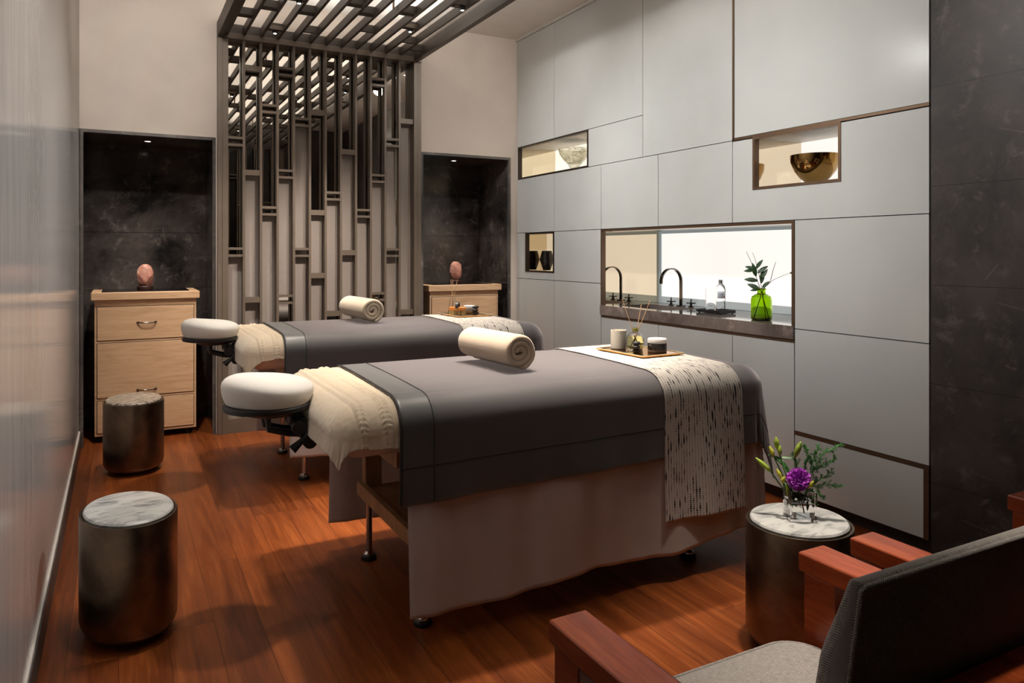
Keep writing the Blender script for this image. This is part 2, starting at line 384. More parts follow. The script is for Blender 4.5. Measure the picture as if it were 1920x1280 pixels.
# ------------------------------------------------------------------ the room
XL, XR, YB, ZC, YN = -.22, 2.95, 5.45, 3.03, .12
struct(box((-.6, -1.7, -.08), (3.6, 6.3, 0)).build('floor', floor_m))
struct(box((-.6, -1.7, ZC), (3.6, 6.3, ZC+.1)).build('ceiling', ceil_m))
struct(box((XL-.12, -1.7, 0), (XL, 5.66, ZC)).build('wall_left', wall_l))
m = MB().box((XL, -1.6, 0), (XL+.010, 5.44, .098)); struct(m.build('baseboard_left', dark_marble('baseboard_marble', (.02, .019, .018), (.06, .054, .05), (.14, .13, .12), .4)))
struct(box((XL, -1.6, .098), (XL+.006, 5.44, .112)).build('trim_1', plain('pale_trim', (.62, .57, .52), .5)))
m = MB()
for a, b in (((XL-.12, YB, 2.04), (.60, 5.66, ZC)), ((2.08, YB, 2.04), (XR+.1, 5.66, ZC)), ((2.889, YB, 0), (XR+.1, 5.66, 2.04)),
             ((.60, 5.57, 0), (2.08, 5.66, ZC)), ((.592, YB, 0), (.60, 5.66, 2.04)), ((2.08, YB, 0), (2.092, 5.66, 2.04)), ((.6, 5.46, 2.765), (2.08, 5.57, ZC))):
    m.box(a, b)
struct(m.build('wall_back', beige))
for nm, x0, x1 in (('wall_niche_left', -.216, .59), ('wall_niche_right', 2.094, 2.889)):
    m = MB(); m.box((x0-.02, 6.08, 0), (x1+.02, 6.12, 2.06)); m.box((x0-.02, YB+.004, 0), (x0+.001, 6.08, 2.04)); m.box((x1-.001, YB+.004, 0), (x1+.02, 6.08, 2.04))
    m.box((x0-.02, YB+.004, 2.022), (x1+.02, 6.08, 2.06)); struct(m.build(nm, marble_niche))
    m = MB(); m.box((x0, YB-.003, 0), (x0+.018, YB+.02, 2.04)); m.box((x1-.018, YB-.003, 0), (x1, YB+.02, 2.04)); m.box((x0+.018, YB-.003, 2.02), (x1-.018, YB+.02, 2.04))
    struct(m.build('trim_2' if 'left' in nm else 'trim_3', marble_edge))
# near wall behind the chairs, and the entry behind the camera
struct(box((.56, -.1, 0), (3.1, YN, ZC)).build('wall_near', marble_pier))
m = MB(); m.box((.50, -1.7, 0), (.56, YN, ZC)); m.box((XL-.1, -1.72, 0), (.56, -1.6, ZC)); struct(m.build('wall_entry', marble_niche))
struct(box((XR, -.1, 0), (3.1, 1.872, ZC)).build('wall_right', marble_pier))
struct(box((3.50, 1.85, 0), (3.62, 5.7, ZC)).build('wall_cabinet_back', dark_trim))
struct(box((2.99, 1.872, 0), (3.02, 5.45, .075)).build('baseboard_right', dark_trim))

# ------------------------------------------------------------------ lacquered cabinet fronts
G = .0022
panels = [
 ((4.85, 5.448), (2.125, 3.012), 'narrow tall grey-white lacquer panel at far end, up under the ceiling beside the corner'),
 ((3.765, 4.85), (2.125, 3.012), 'wide tall lacquer panel under the ceiling, right above the white glass bowl niche'),
 ((2.985, 3.765), (1.857, 3.012), 'tall lacquer panel under the ceiling, left of the vertical bronze strip'),
 ((1.878, 2.972), (1.868, 3.012), 'largest glossy lacquer panel, framed by bronze strips, above the gold bowl niche'),
 ((3.765, 4.383), (1.857, 2.125), 'small horizontal lacquer panel directly right of the white glass bowl niche'),
 ((4.85, 5.448), (1.41, 1.857), 'lacquer panel at far end between the white bowl niche and the dark vase niche'),
 ((4.225, 4.85), (1.41, 1.857), 'squarish lacquer panel second from the far corner, below the white bowl niche'),
 ((3.612, 4.225), (1.41, 1.857), 'lacquer panel above the mirrored left end of the wash niche'),
 ((2.985, 3.612), (1.41, 1.857), 'lacquer panel above the middle of the wash niche, left of the gold bowl panel'),
 ((4.225, 4.85), (1.035, 1.41), 'lacquer panel between the dark vase niche and the wash niche'),
 ((4.85, 5.448), (.061, 1.035), 'tall low lacquer door at the far corner, below the dark vase niche'),
 ((4.225, 4.85), (.061, 1.035), 'tall low lacquer door left of the stone washstand counter'),
 ((3.612, 4.225), (.061, .803), 'lacquer door under the left end of the stone counter'),
 ((2.985, 3.612), (.061, .803), 'lacquer door under the middle of the stone counter'),
 ((2.568, 2.985), (.061, .803), 'lacquer door under the right end of the stone counter'),
 ((1.878, 2.566), (.873, 1.41), 'lacquer panel right of the wash niche, beside the dark stone pier'),
 ((1.878, 2.566), (.369, .873), 'lacquer panel above the low bronze strip, beside the dark stone pier'),
 ((1.902, 2.566), (.061, .352), 'low lacquer drawer front just behind the flower vase table'),
]
def panel(rects, label):
    m = MB()
    for (y0, y1), (z0, z1) in rects: m.box((XR, y0+G, z0+G), (XR+.022, y1-G, z1-G))
    return tag(m.build('cabinet_panel', lacq), label, 'cabinet panel', 'lacquered cabinet panels on the right wall')
for ys, zs, lb in panels: panel([(ys, zs)], lb)
G2 = G; G = 0.0
N2 = (2.300, 2.838, 1.578, 1.857)
panel([((1.880, N2[0]), (1.412, 1.850)), ((N2[1], 2.983), (1.412, 1.850)), ((N2[0], N2[1]), (1.412, N2[2]))], 'lacquer panel with a cut-out around the gold bowl niche')
N3 = (4.852, 5.30, 1.092, 1.41)
panel([((N3[1], 5.446), (1.037, 1.408)), ((N3[0], N3[1]), (1.037, N3[2]))], 'lacquer panel at far end with a cut-out around the dark vase niche')
G = G2
tr = []
for (y0, y1, z0, z1) in ((2.972, 2.985, 1.857, 3.012), (1.878, 2.985, 1.8555, 1.868), (1.878, 2.566, .352, .369), (1.880, 1.902, .061, .352), (2.566, 4.225, .803, .8175)):
    i = len(tr)+4; tr.append(struct(box((XR-.002, y0, z0), (XR+.03, y1, z1)).build('trim_%d' % i, bronze_trim)))
struct(box((XR-.012, 1.872, 3.012), (XR+.06, 5.45, ZC)).build('trim_9', plain('white_cornice', (.6, .58, .54), .6)))
struct(box((XR+.0, 5.425, 1.857), (XR+.03, 5.449, 2.125)).build('trim_10', lacq))

def niche(name, label, y0, y1, z0, z1, depth, glowm, fw=.016, open_frame=True, frame_m=None, topm=None, cat='niche'):
    t = thing(name, label, cat, (XR, (y0+y1)/2, z0)); ox, oy, oz = t.location
    def bd(nm, a, b, mt): return box((a[0]-ox, a[1]-oy, a[2]-oz), (b[0]-ox, b[1]-oy, b[2]-oz)).build(nm, mt, t)
    X1 = XR+depth; fm = frame_m or bronze_trim
    bd('back_panel', (X1, y0, z0), (X1+.015, y1, z1), glowm)
    bd('mirror_side', (XR+.03, y1-.004, z0), (X1, y1+.012, z1), mir_bronze)
    bd('mirror_side', (XR+.03, y0-.012, z0), (X1, y0+.004, z1), mir_bronze)
    if topm: 
        bd('top_board', (XR+.03, y0, z1-.004), (X1, y1, z1+.012), topm)
        bd('bottom_board', (XR+.03, y0, z0-.012), (X1, y1, z0+.004), topm)
    m = MB()
    for a, b in (((y0, y1), (z1-fw, z1)), ((y0, y1), (z0, z0+fw)), ((y0, y0+fw), (z0+fw, z1-fw)), ((y1-fw, y1), (z0+fw, z1-fw))):
        m.box((XR-.004-ox, a[0]-oy, b[0]-oz), (XR+.03-ox, a[1]-oy, b[1]-oz))
    m.build('frame', fm, t)
    return t
pale = plain('niche_pale_board', (.80, .74, .66), .5)
niche('display_niche', 'backlit niche with dark frame high on the far end, holding the white glass bowl', 4.383, 5.425, 1.857, 2.125, .36, glow_niche, .012, frame_m=plain('dark_bronze_frame', (.045, .03, .022), .4, .5), topm=pale)
niche('display_niche', 'backlit bronze-framed niche on the right holding the gold bowl', N2[0], N2[1], N2[2], 1.855, .36, glow_sink, .014, topm=pale)
niche('display_niche', 'small dark amber niche near the far corner holding the dark vase', N3[0], N3[1], N3[2], 1.408, .20, glow_dim, .012, frame_m=MATS['dark_bronze_frame'], topm=MATS['dark_bronze_frame'])
# wash niche
t = thing('wash_niche', 'wide backlit wash niche with bronze frame above the stone counter', 'niche', (XR, 3.4, .886))
def wb(nm, a, b, mt, **k): return box((a[0]-XR, a[1]-3.4, a[2]-.886), (b[0]-XR, b[1]-3.4, b[2]-.886)).build(nm, mt, t, **k)
wb('back_panel', (3.455, 2.60, .935), (3.47, 4.195, 1.385), glow_sink)
pewter = plain('pewter_frame', (.20, .215, .215), .35, .4)
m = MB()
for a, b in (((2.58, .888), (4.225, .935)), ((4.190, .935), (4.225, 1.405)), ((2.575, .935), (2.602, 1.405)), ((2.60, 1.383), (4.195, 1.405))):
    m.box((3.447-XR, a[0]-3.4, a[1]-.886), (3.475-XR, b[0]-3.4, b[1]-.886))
m.build('panel_frame', glow('panel_edge_glass', (.80, .92, .93), .17), t)  # emission put into the frame so it reads grey, not dark
wb('mirror_side', (XR+.03, 4.214, .886), (3.455, 4.226, 1.405), mir_bronze)
wb('side_panel', (XR+.03, 2.558, .886), (3.455, 2.568, 1.405), pewter)
wb('light_strip', (XR+.06, 2.60, 1.394), (XR+.08, 4.19, 1.3995), glow_niche)
wb('top_board', (XR+.03, 2.56, 1.40), (3.47, 4.226, 1.41), pewter)
m = MB()
for a, b in (((2.566, 4.225), (1.393, 1.408)), ((2.566, 2.582), (.886, 1.393)), ((4.213, 4.225), (.886, 1.393))):
    m.box((-.004, a[0]-3.4, b[0]-.886), (.03, a[1]-3.4, b[1]-.886))
m.build('frame', bronze_trim, t)
# stone counter with an undermounted basin
t = thing('counter', 'brown marble counter slab with a sunken basin in the wash niche', 'counter', (XR, 3.4, .82))
bx0, bx1, by0, by1 = 3.02, 3.30, 3.62, 4.14
m = MB(); zt0, zt1 = 0, .066
m.box((-.012, 2.567-3.4, zt0), (bx0-XR, 4.224-3.4, zt1)); m.box((bx1-XR, 2.567-3.4, zt0), (3.474-XR, 4.224-3.4, zt1))
m.box((bx0-XR, 2.567-3.4, zt0), (bx1-XR, by0-3.4, zt1)); m.box((bx0-XR, by1-3.4, zt0), (bx1-XR, 4.224-3.4, zt1))
m.build('slab', marble_counter, t)
m = MB(); a0, a1, b0, b1 = bx0-XR-.01, bx1-XR+.01, by0-3.4-.01, by1-3.4+.01
m.box((a0, b0, -.13), (a1, b1, -.12)); m.box((a0, b0, -.12), (a0+.01, b1, -.0005)); m.box((a1-.01, b0, -.12), (a1, b1, -.0005)); m.box((a0+.01, b0, -.12), (a1-.01, b0+.01, -.0005)); m.box((a0+.01, b1-.01, -.12), (a1-.01, b1, -.0005))
m.build('basin', marble_counter, t)
# faucet: flat ribbon gooseneck with two cross handles
t = thing('faucet', 'dark chrome flat gooseneck faucet with two cross handles on the stone counter', 'faucet', (3.36, 3.875, .886))
pts = [(0, 0, .0), (0, 0, .17)]+[(-.085+.085*math.cos(a), 0, .17+.085*math.sin(a)) for a in lin(0, PI, 18)][1:]+[(-.17, 0, .155)]
m = MB(); vs = []; hw, th = .0125, .004
for i, p in enumerate(pts):
    q0, q1 = pts[max(i-1, 0)], pts[min(i+1, len(pts)-1)]
    d = Vector((q1[0]-q0[0], 0, q1[2]-q0[2])).normalized(); nn = Vector((-d.z, 0, d.x))
    for sy, sn in ((-1, -1), (1, -1), (1, 1), (-1, 1)): vs.append(Vector(p)+Vector((0, sy*hw, 0))+nn*sn*th)
fs = [(i*4+k, i*4+(k+1) % 4, i*4+4+(k+1) % 4, i*4+4+k) for i in range(len(pts)-1) for k in range(4)]+[(3, 2, 1, 0), tuple(len(vs)-4+k for k in range(4))]
m.add(vs, fs); m.build('spout', darkchrome, t, smooth='auto')
box((-.02, -.025, 0), (.02, .025, .006)).build('base_plate', darkchrome, t, bevel=.001)
for dy in (-.1, .1):
    h = MB().lathe([(.018, 0), (.018, .006), (.009, .009), (.009, .026), (.006, .03)], (0, dy, 0), 20).build('handle', darkchrome, t, smooth='auto')
    c = MB(); c.box((-.004, dy-.038, .024), (.004, dy+.038, .03)); c.box((-.038, dy-.004, .024), (.038, dy+.004, .03)); c.lathe([(.005, .03), (.005, .052), (.003, .054)], (0, dy, 0), 12)
    c.build('cross_lever', darkchrome, h)

# bowls and vase in the niches
b = MB().lathe([(.022, 0), (.026, .004), (.030, .03), (.045, .06), (.085, .10), (.115, .145), (.125, .185), (.121, .185), (.110, .147), (.08, .107), (.04, .07), (.0, .066)], (0, 0, 0), 48, cap=False)
o = b.build('glass_bowl', smoke_m, smooth='auto'); o.location = (3.14, 4.86, 1.872); tag(o, 'smoky white glass footed bowl in the far high niche', 'bowl')
b = MB().lathe([(.0, 0), (.05, 0), (.052, .008), (.09, .035), (.125, .075), (.148, .125), (.152, .165), (.148, .165), (.143, .125), (.12, .08), (.08, .042), (.0, .03)], (0, 0, 0), 56, cap=False)
o = b.build('gold_bowl', gold_bowl, smooth='auto'); o.location = (3.12, 2.585, 1.594); o.scale = (.80, .80, .90); tag(o, 'shiny dark gold metal bowl in the bronze-framed niche', 'bowl')
b = MB().lathe([(.030, 0), (.059, .085), (.040, .158), (.036, .158), (.052, .085), (.026, .01), (.0, .008)], (0, 0, 0), 40, cap=False)
o = b.build('dark_vase', dark_vase, smooth='auto'); o.location = (3.082, 5.181, 1.105); tag(o, 'dark faceted glass vase in the small amber niche', 'vase')

# things on the counter
ZT = .886
t = thing('slate_tray', 'small black tray under the tumbler and water bottle on the counter', 'tray', (3.17, 3.345, ZT)); t.scale = (.82, .70, 1)
m = MB(); m.box((-.075, -.145, .004), (.075, .145, .014)); m.box((-.075, -.145, .014), (-.068, .145, .022)); m.box((.068, -.145, .014), (.075, .145, .022)); m.box((-.068, -.145, .014), (.068, -.138, .022)); m.box((-.068, .138, .014), (.068, .145, .022))
m.build('tray_plate', slate, t)
for sx in (-1, 1):
    for sy in (-1, 1): MB().lathe([(.008, 0), (.008, .0045)], (sx*.06, sy*.125, 0), 12).build('foot', slate, t)
o = MB().lathe([(.0, 0), (.031, 0), (.034, .01), (.036, .130), (.0338, .130), (.0315, .03), (.0, .026)], (0, 0, 0), 48, cap=False).build('tumbler', glass, smooth='auto')
o.location = (3.165, 3.380, ZT+.0145); o.scale = (.88, .88, 1); tag(o, 'clear glass tumbler on the black tray beside the water bottle', 'glass')
t = thing('water_bottle', 'clear water bottle with silver cap and pale label on the black tray', 'bottle', (3.176, 3.308, ZT+.0145)); t.scale = (.82, .82, .93)
MB().lathe([(.0, 0), (.031, 0), (.033, .006), (.031, .016), (.033, .026), (.031, .036), (.033, .046), (.031, .056), (.033, .07), (.033, .135), (.028, .158), (.016, .172), (.013, .177), (.013, .19), (.0, .19)], (0, 0, 0), 40, cap=False).build('bottle_body', glass, t, smooth='auto')
MB().lathe([(.0, .176), (.016, .176), (.016, .197), (.014, .2), (.0, .2)], (0, 0, 0), 28, cap=False).build('cap', chrome, t, smooth='auto')
def arc_band(r, z0, z1, a0, a1, n=14):
    m = MB(); vs = []
    for a in lin(a0, a1, n):
        for rr, z in ((r, z0), (r, z1)): vs.append((rr*math.cos(a), rr*math.sin(a), z))
    return m.add(vs, [(2*i, 2*i+2, 2*i+3, 2*i+1) for i in range(n-1)])
lb = arc_band(.0334, .082, .126, PI*1.0, PI*1.6).build('paper_label', label_white, t, smooth=True, solid=.0002)
arc_band(.0337, .084, .095, PI*1.5, PI*1.57, 4).build('label_mark', red_m, lb, smooth=True)
def text(body, size, mat, parent, loc, rot, name='lettering'):
    c = bpy.data.curves.new(name, 'FONT'); c.body = body; c.size = size; c.extrude = .0001; c.align_x = 'CENTER'
    c.materials.append(mat); tmp = bpy.data.objects.new('tmp', c); S.collection.objects.link(tmp); bpy.context.view_layer.update()
    me = bpy.data.meshes.new_from_object(tmp.evaluated_get(bpy.context.evaluated_depsgraph_get())); me.name = name; bpy.data.objects.remove(tmp)
    o = bpy.data.objects.new(name, me); S.collection.objects.link(o); o.parent = parent
    o.location = loc; o.rotation_euler = rot; return o
a = PI*1.27
text('EVIAN', .0125, navy, lb, (.0342*math.cos(a), .0342*math.sin(a), .104), (PI/2, 0, a+PI/2))
# green vase with twigs
t = thing('green_vase', 'green glass bottle vase with leafy twigs on the right end of the counter', 'vase', (3.05, 2.874, ZT)); t.scale = (.82, .82, .87)
MB().lathe([(.0, 0), (.058, 0), (.066, .006), (.067, .02), (.067, .125), (.060, .148), (.040, .160), (.028, .164), (.025, .185), (.031, .192), (.031, .197), (.026, .197), (.021, .188), (.023, .168), (.036, .157), (.056, .145), (.0635, .124), (.0635, .02), (.055, .010), (.0, .008)], (0, 0, 0), 48, cap=False).build('bottle', green_glass, t, smooth='auto')
def leafmesh(m, base, direction, up, L, W, curl=.15):
    d = Vector(direction).normalized(); s_ = d.cross(Vector(up)).normalized(); n_ = s_.cross(d); vs = []; n = 7
    for i in range(n):
        f = i/(n-1); wd = W*math.sin(PI*min(1, f*.93+.04))**.8*(1-.25*f); c = Vector(base)+d*L*f-n_*curl*L*f*f
        for q in (-1, -.5, 0, .5, 1): vs.append(c+s_*wd*q*.5+n_*abs(q)*wd*.12)
    m.add(vs, [(i*5+k, i*5+k+1, i*5+6+k, i*5+5+k) for i in range(n-1) for k in range(4)])
def twig(pts, r0, r1): 
    m = MB(); n = len(pts); m.tube(pts, [r0+(r1-r0)*i/(n-1) for i in range(n)], 6); return m.build('twig', twig_m, t, smooth=True)
# image-plane basis of this vase seen from the room: r = rightwards, k = away
rr = Vector((.62, -.785, 0)); kk = Vector((.785, .62, 0))
def V3(a, z, d=0): z = z if z < .2 else .2+(z-.2)*.70; a = a*1.12 if z > .2 else a; p = rr*a+kk*d; return (p.x, p.y, z)
tw1 = twig([V3(.045, .012, .02), V3(.0, .17, 0), V3(-.03, .30), V3(-.055, .42), V3(-.085, .52)], .003, .0012)
tw2 = twig([V3(-.05, .012, .02), V3(.01, .19, 0), V3(.05, .26), V3(.065, .36), V3(.08, .43)], .0032, .0014)
tw3 = twig([V3(.03, .22), V3(.07, .275), V3(.12, .31), V3(.16, .335)], .002, .001)
tw4 = twig([V3(.03, .012, -.02), V3(.005, .18), V3(-.015, .33), V3(-.035, .45), V3(-.05, .51)], .0025, .001)
lf = [((-.02, .26), (-1, .15), .085), ((-.03, .30), (-.25, 1), .085), ((.0, .24), (.1, 1), .085), ((.005, .20), (.75, .75), .06), ((-.01, .19), (-1, .45), .085), ((-.04, .365), (-1, .3), .06),
      ((-.045, .35), (-1, .0), .06), ((-.03, .34), (.35, -1), .0001), ((-.02, .33), (.8, .6), .075), ((-.03, .37), (.6, .8), .07), ((.0, .28), (.6, 1), .07), ((.155, .333), (1, .05), .05), ((-.015, .19), (-.9, -.1), .055)]
for (a, z), (da, dz), L in lf:
    if L < .01: continue
    m = MB(); leafmesh(m, V3(a, z), rr*da+Vector((0, 0, dz))+kk*random.uniform(-.3, .3), kk*-1+Vector((0, 0, .5)), L, L*.42, .12)
    m.build('leaf', leaf_d, t, smooth=True, solid=.0006)

# ------------------------------------------------------------------ lattice screen in front of a mirror
SX = [.772+.1136*i for i in range(11)]; XE0, XE1 = .668, 2.019; EDG = [XE0]+SX+[XE1]
HW = .0080; YF, YD = 5.415, 5.452
t = thing('lattice_screen', 'tall bronze lattice screen with taupe panels and mirror on the far wall', 'screen', (1.34, 5.44, 0))
def sb(nm, a, b, mt, par=t, **k): return box((a[0]-1.34, a[1]-5.44, a[2]), (b[0]-1.34, b[1]-5.44, b[2])).build(nm, mt, par, **k)
for x0, x1 in ((.599, .668), (2.019, 2.080)):
    m = MB(); m.box((x0-1.34, 5.40-5.44, 0), (x0+.028-1.34, .11, 2.72)); m.box((x0+.031-1.34, 5.405-5.44, 0), (x1-1.34, .11, 2.72)); m.box((x0+.026-1.34, 5.41-5.44, 0), (x0+.033-1.34, .10, 2.72))
    m.build('frame_post', bronze, t)
sb('top_rail', (.599, 5.40, 2.725), (2.08, 5.55, 2.765), bronze)
sb('bottom_rail', (.668, 5.41, 0), (2.019, 5.55, .10), bronze)
for x in SX: sb('slat', (x-HW, YF, .10), (x+HW, YD+.022, 2.725), bronze)
sb('mirror', (.668, 5.500, .10), (2.019, 5.515, 2.725), mir_grey)
R1, R2, R3, R4, R5, R6, R7, R8 = (2.265, .046), (2.538, .046), (2.02, .046), (1.808, .046), (1.543, .048), (1.251, .046), (1.081, .036), (.914, .05)
# per bay: double rails (D: z centre), thick bars (T), panel spans (z0, z1)
bays = [
 (['D2.02', 'D1.252'], [(.10, 1.232)]),
 (['T2.537', 'T1.808', 'T.918'], [(.10, 1.80)]),
 (['D2.266', 'D1.543'], [(.10, 1.522)]),
 (['D2.541', 'D1.81', 'D.914'], [(.94, 1.79)]),
 (['D2.19', 'D1.25'], [(.10, 2.168)]),
 (['T2.27', 'T1.54', 'T1.081'], [(.10, 1.535)]),
 (['D1.665', 'T.80'], [(.80, 1.645)]),
 (['T1.996', 'T1.248'], [(.10, 1.99)]),
 (['D1.543'], [(.10, 1.522)]),
 (['D2.541', 'D1.81', 'D.914'], [(.94, 1.79)]),
 (['D2.09', 'D1.248'], [(.10, 2.068)]),
 (['T2.262', 'T.79'], [(.10, 2.255)]),
]
for i, (rails, pans) in enumerate(bays):
    x0, x1 = EDG[i]+(0 if i == 0 else HW), EDG[i+1]-(0 if i == 11 else HW)
    for rname in rails:
        z = float(rname[1:])
        if rname[0] == 'D':
            for dz in (-.0245, .0245): sb('rail', (x0, YF+.004, z+dz-.0085), (x1, YD+.02, z+dz+.0085), bronze)
        else: sb('rail', (x0, YF+.004, z-.019), (x1, YD+.02, z+.019), bronze)
    for z0, z1 in pans: sb('fabric_panel', (x0, 5.482, z0), (x1, 5.498, z1), fabric_panel)

# overhead lattice
LZ0, LZ1, LY0, LY1 = 2.76, 2.815, .22, 5.40
t = thing('ceiling_lattice', 'bronze lattice canopy hung below the ceiling over the massage tables', 'lattice', (1.34, 2.8, 2.79))
bronze_shaded = plain('dark_bronze_canopy_paint', (.058, .045, .036), .45, .2, var=.08)  # same bronze as the screen, the canopy's shade put into the colour
def lb_(nm, a, b, mt=bronze_shaded): return box((a[0]-1.34, a[1]-2.8, a[2]-2.79), (b[0]-1.34, b[1]-2.8, b[2]-2.79)).build(nm, mt, t)
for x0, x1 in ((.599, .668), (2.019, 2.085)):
    m = MB(); m.box((x0-1.34, LY0-2.8, LZ0-.03-2.79), (x0+.035-1.34, LY1+.06-2.8, .045)); m.box((x0+.035-1.34, LY0-2.8, LZ0-.012-2.79), (x1-1.34, LY1+.06-2.8, .045)); m.build('side_beam', bronze_shaded, t)
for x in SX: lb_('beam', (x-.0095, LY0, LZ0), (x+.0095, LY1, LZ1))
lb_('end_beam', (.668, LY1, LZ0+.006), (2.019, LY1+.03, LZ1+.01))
cb = [(1, 4.978, 'd'), (2, 4.762, 'd'), (3, 5.208, 's'), (3, 4.511, 'd'), (4, 4.749, 'd'), (5, 5.151, 's'), (6, 4.453, 'd'), (7, 4.591, 'd'), (8, 4.946, 's'), (9, 4.459, 'd'),
      (10, 4.741, 's'), (11, 5.066, 's'), (12, 5.234, 's'), (11, 4.166, 'd')]
pat = [5, 1, 9, 3, 11, 7, 2, 10, 6, 12, 4, 8]
for kx, y in enumerate(lin(.55, 4.1, 34)):
    cb.append((pat[(kx*5+kx//12) % 12], y, 'ds'[kx % 3 == 0]))
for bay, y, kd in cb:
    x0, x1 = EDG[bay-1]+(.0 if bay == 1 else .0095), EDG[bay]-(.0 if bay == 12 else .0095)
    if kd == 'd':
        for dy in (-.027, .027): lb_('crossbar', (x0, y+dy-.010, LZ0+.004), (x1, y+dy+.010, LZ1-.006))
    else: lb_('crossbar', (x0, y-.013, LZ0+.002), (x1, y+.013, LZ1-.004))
for x, y in ((1.101, 4.51), (1.544, 4.50), (2.04, 4.51), (.63, 4.51), (1.101, 2.6), (1.544, 2.6), (2.04, 2.6), (.63, 2.6), (1.101, .9), (1.544, .9), (2.04, .9), (.63, .9)):
    MB().lathe([(.007, LZ1-.02-2.79), (.007, ZC-2.79)], (x-1.34, y-2.8, 0), 10).build('hanging_rod', bronze_trim, t)
# spotlights clipped to the lattice; the nearer ones, out of view, are added
sl = ['black spotlight on the lattice, nearest the screen on the left', 'black spotlight at the left of the lattice, second from the screen', 'black spotlight on the right of the lattice, nearest the screen',
      'black spotlight on the lattice by the right-hand beam', 'black spotlight over the gap between the two massage tables', 'black spotlight over the face cradle of the near massage table',
      'black spotlight over the middle of the near massage table', 'black spotlight over the runner of the near massage table', 'black spotlight over the floor in front of the near massage table',
      'black spotlight over the flower vase', 'black spotlight over the seat of the nearer armchair', 'black spotlight over the backs of the armchairs']
for i, (x, y, e, c) in enumerate(SPOTS):
    t = thing('spotlight', sl[i], 'spotlight', (x, y, 2.76), 'spotlights under the lattice')
    MB().lathe([(.018, .012), (.018, -.004), (.017, -.014), (.013, -.018), (.011, -.014)], (0, 0, 0), 24, cap=True).build('housing', black, t, smooth='auto')
    MB().lathe([(.0, -.0195), (.010, -.019), (.0105, -.0175), (.0, -.0175)], (0, 0, 0), 20, cap=False).build('lens', glow_lamp, t, smooth=True)
    box((-.05, -.026, .004), (.05, .026, .03)).build('mounting_bar', bronze, t)
dl = ['recessed round downlight by the cabinet wall, beside the middle of the lattice', 'recessed round downlight over the left aisle, turned to the beige wall', 'recessed round downlight by the cabinet wall, turned to the floor at its far end',
      'recessed round downlight over the left aisle, nearest the maple cabinet', 'recessed round downlight by the cabinet wall, turned to the right maple cabinet', 'recessed round downlight over the left aisle beside the near massage table',
      'recessed round downlight over the left aisle between the two tables']
for i, (x, y, tg, e, c) in enumerate(FILL_DOWN):
    t = thing('downlight', dl[i], 'downlight', (x, y, ZC), 'recessed ceiling downlights')
    MB().lathe([(.038, 0), (.038, -.003), (.026, -.003), (.024, .0)], (0, 0, 0), 28, cap=False).build('trim_ring', white_lid, t, smooth='auto')
    MB().lathe([(.0, -.0015), (.024, -.0015), (.024, -.0005), (.0, -.0005)], (0, 0, 0), 20, cap=False).build('lens', glow_lamp, t)
for (x, y), lbx in zip(NICHE_SPOTS, ('small round downlight in the top of the left dark niche', 'small round downlight in the top of the right dark niche')):
    t = thing('downlight', lbx, 'downlight', (x, y, 2.022))
    MB().lathe([(.028, 0), (.028, -.003), (.02, -.003), (.019, .0)], (0, 0, 0), 24, cap=False).build('trim_ring', black, t, smooth='auto')
    MB().lathe([(.0, -.0015), (.019, -.0015), (.019, -.0002), (.0, -.0002)], (0, 0, 0), 20, cap=False).build('lens', glow_lamp, t)
for x, y, ty, e in WALL_FILL+LEFT_FILL:
    lft = x > 1; pos = 'nearest the viewer' if y < 2.4 else 'nearest the screen' if y > 3.5 else 'midway along it'
    t = thing('spotlight', f'small black spotlight near the right beam, turned to the grey left wall, {pos}' if lft else f'small black spotlight near the left beam, turned to the cabinet wall, {pos}', 'spotlight', (x, y, 2.76), 'spotlights turned to the left wall' if lft else 'spotlights turned to the cabinet wall')
    h = MB(); h.tube([(0, 0, -.03), (-.035 if lft else .035, 0, -.045)], .018, 16); h.tube([(0, 0, .0), (0, 0, -.03)], .005, 8); h.build('housing', black, t, smooth='auto')
    box((-.05, -.012, 0), (.035, .012, .012)).build('mounting_bar', bronze, t)
for x, y, tx, e in SCREEN_FILL:
    t = thing('spotlight', 'small black lattice spotlight turned to the lattice screen, on the %s' % ('left' if x < 1.8 else 'right'), 'spotlight', (x, y, 2.76), 'spotlights turned to the screen')
    h = MB(); h.tube([(0, 0, -.03), (0, .035, -.045)], .018, 16); h.tube([(0, 0, .0), (0, 0, -.03)], .005, 8); h.build('housing', black, t, smooth='auto')
    box((-.05, -.012, 0), (.05, .012, .012)).build('mounting_bar', bronze, t)
# matching screen on the near wall, seen only in the mirror
t = thing('lattice_screen', 'matching bronze lattice screen behind the armchairs, seen in the mirror', 'screen', (1.34, .16, 0))
m = MB()
for x0, x1 in ((.599, .668), (2.019, 2.08)): m.box((x0-1.34, -.04, 0), (x1-1.34, .05, 2.725))
m.build('frame', bronze, t)
m = MB()
for x in SX: m.box((x-HW-1.34, -.02, 0), (x+HW-1.34, .04, 2.725))
for i in range(12):
    for z in (2.3-.37*(i % 3), 1.5-.2*(i % 4), .7):
        for dz in (-.024, .024): m.box((EDG[i]-1.34, -.01, z+dz-.008), (EDG[i+1]-1.34, .03, z+dz+.008))
m.build('slat_grid', bronze, t)
box((.668-1.34, -.04, .02), (2.019-1.34, -.03, 2.7)).build('dark_glass', black_inset, t)

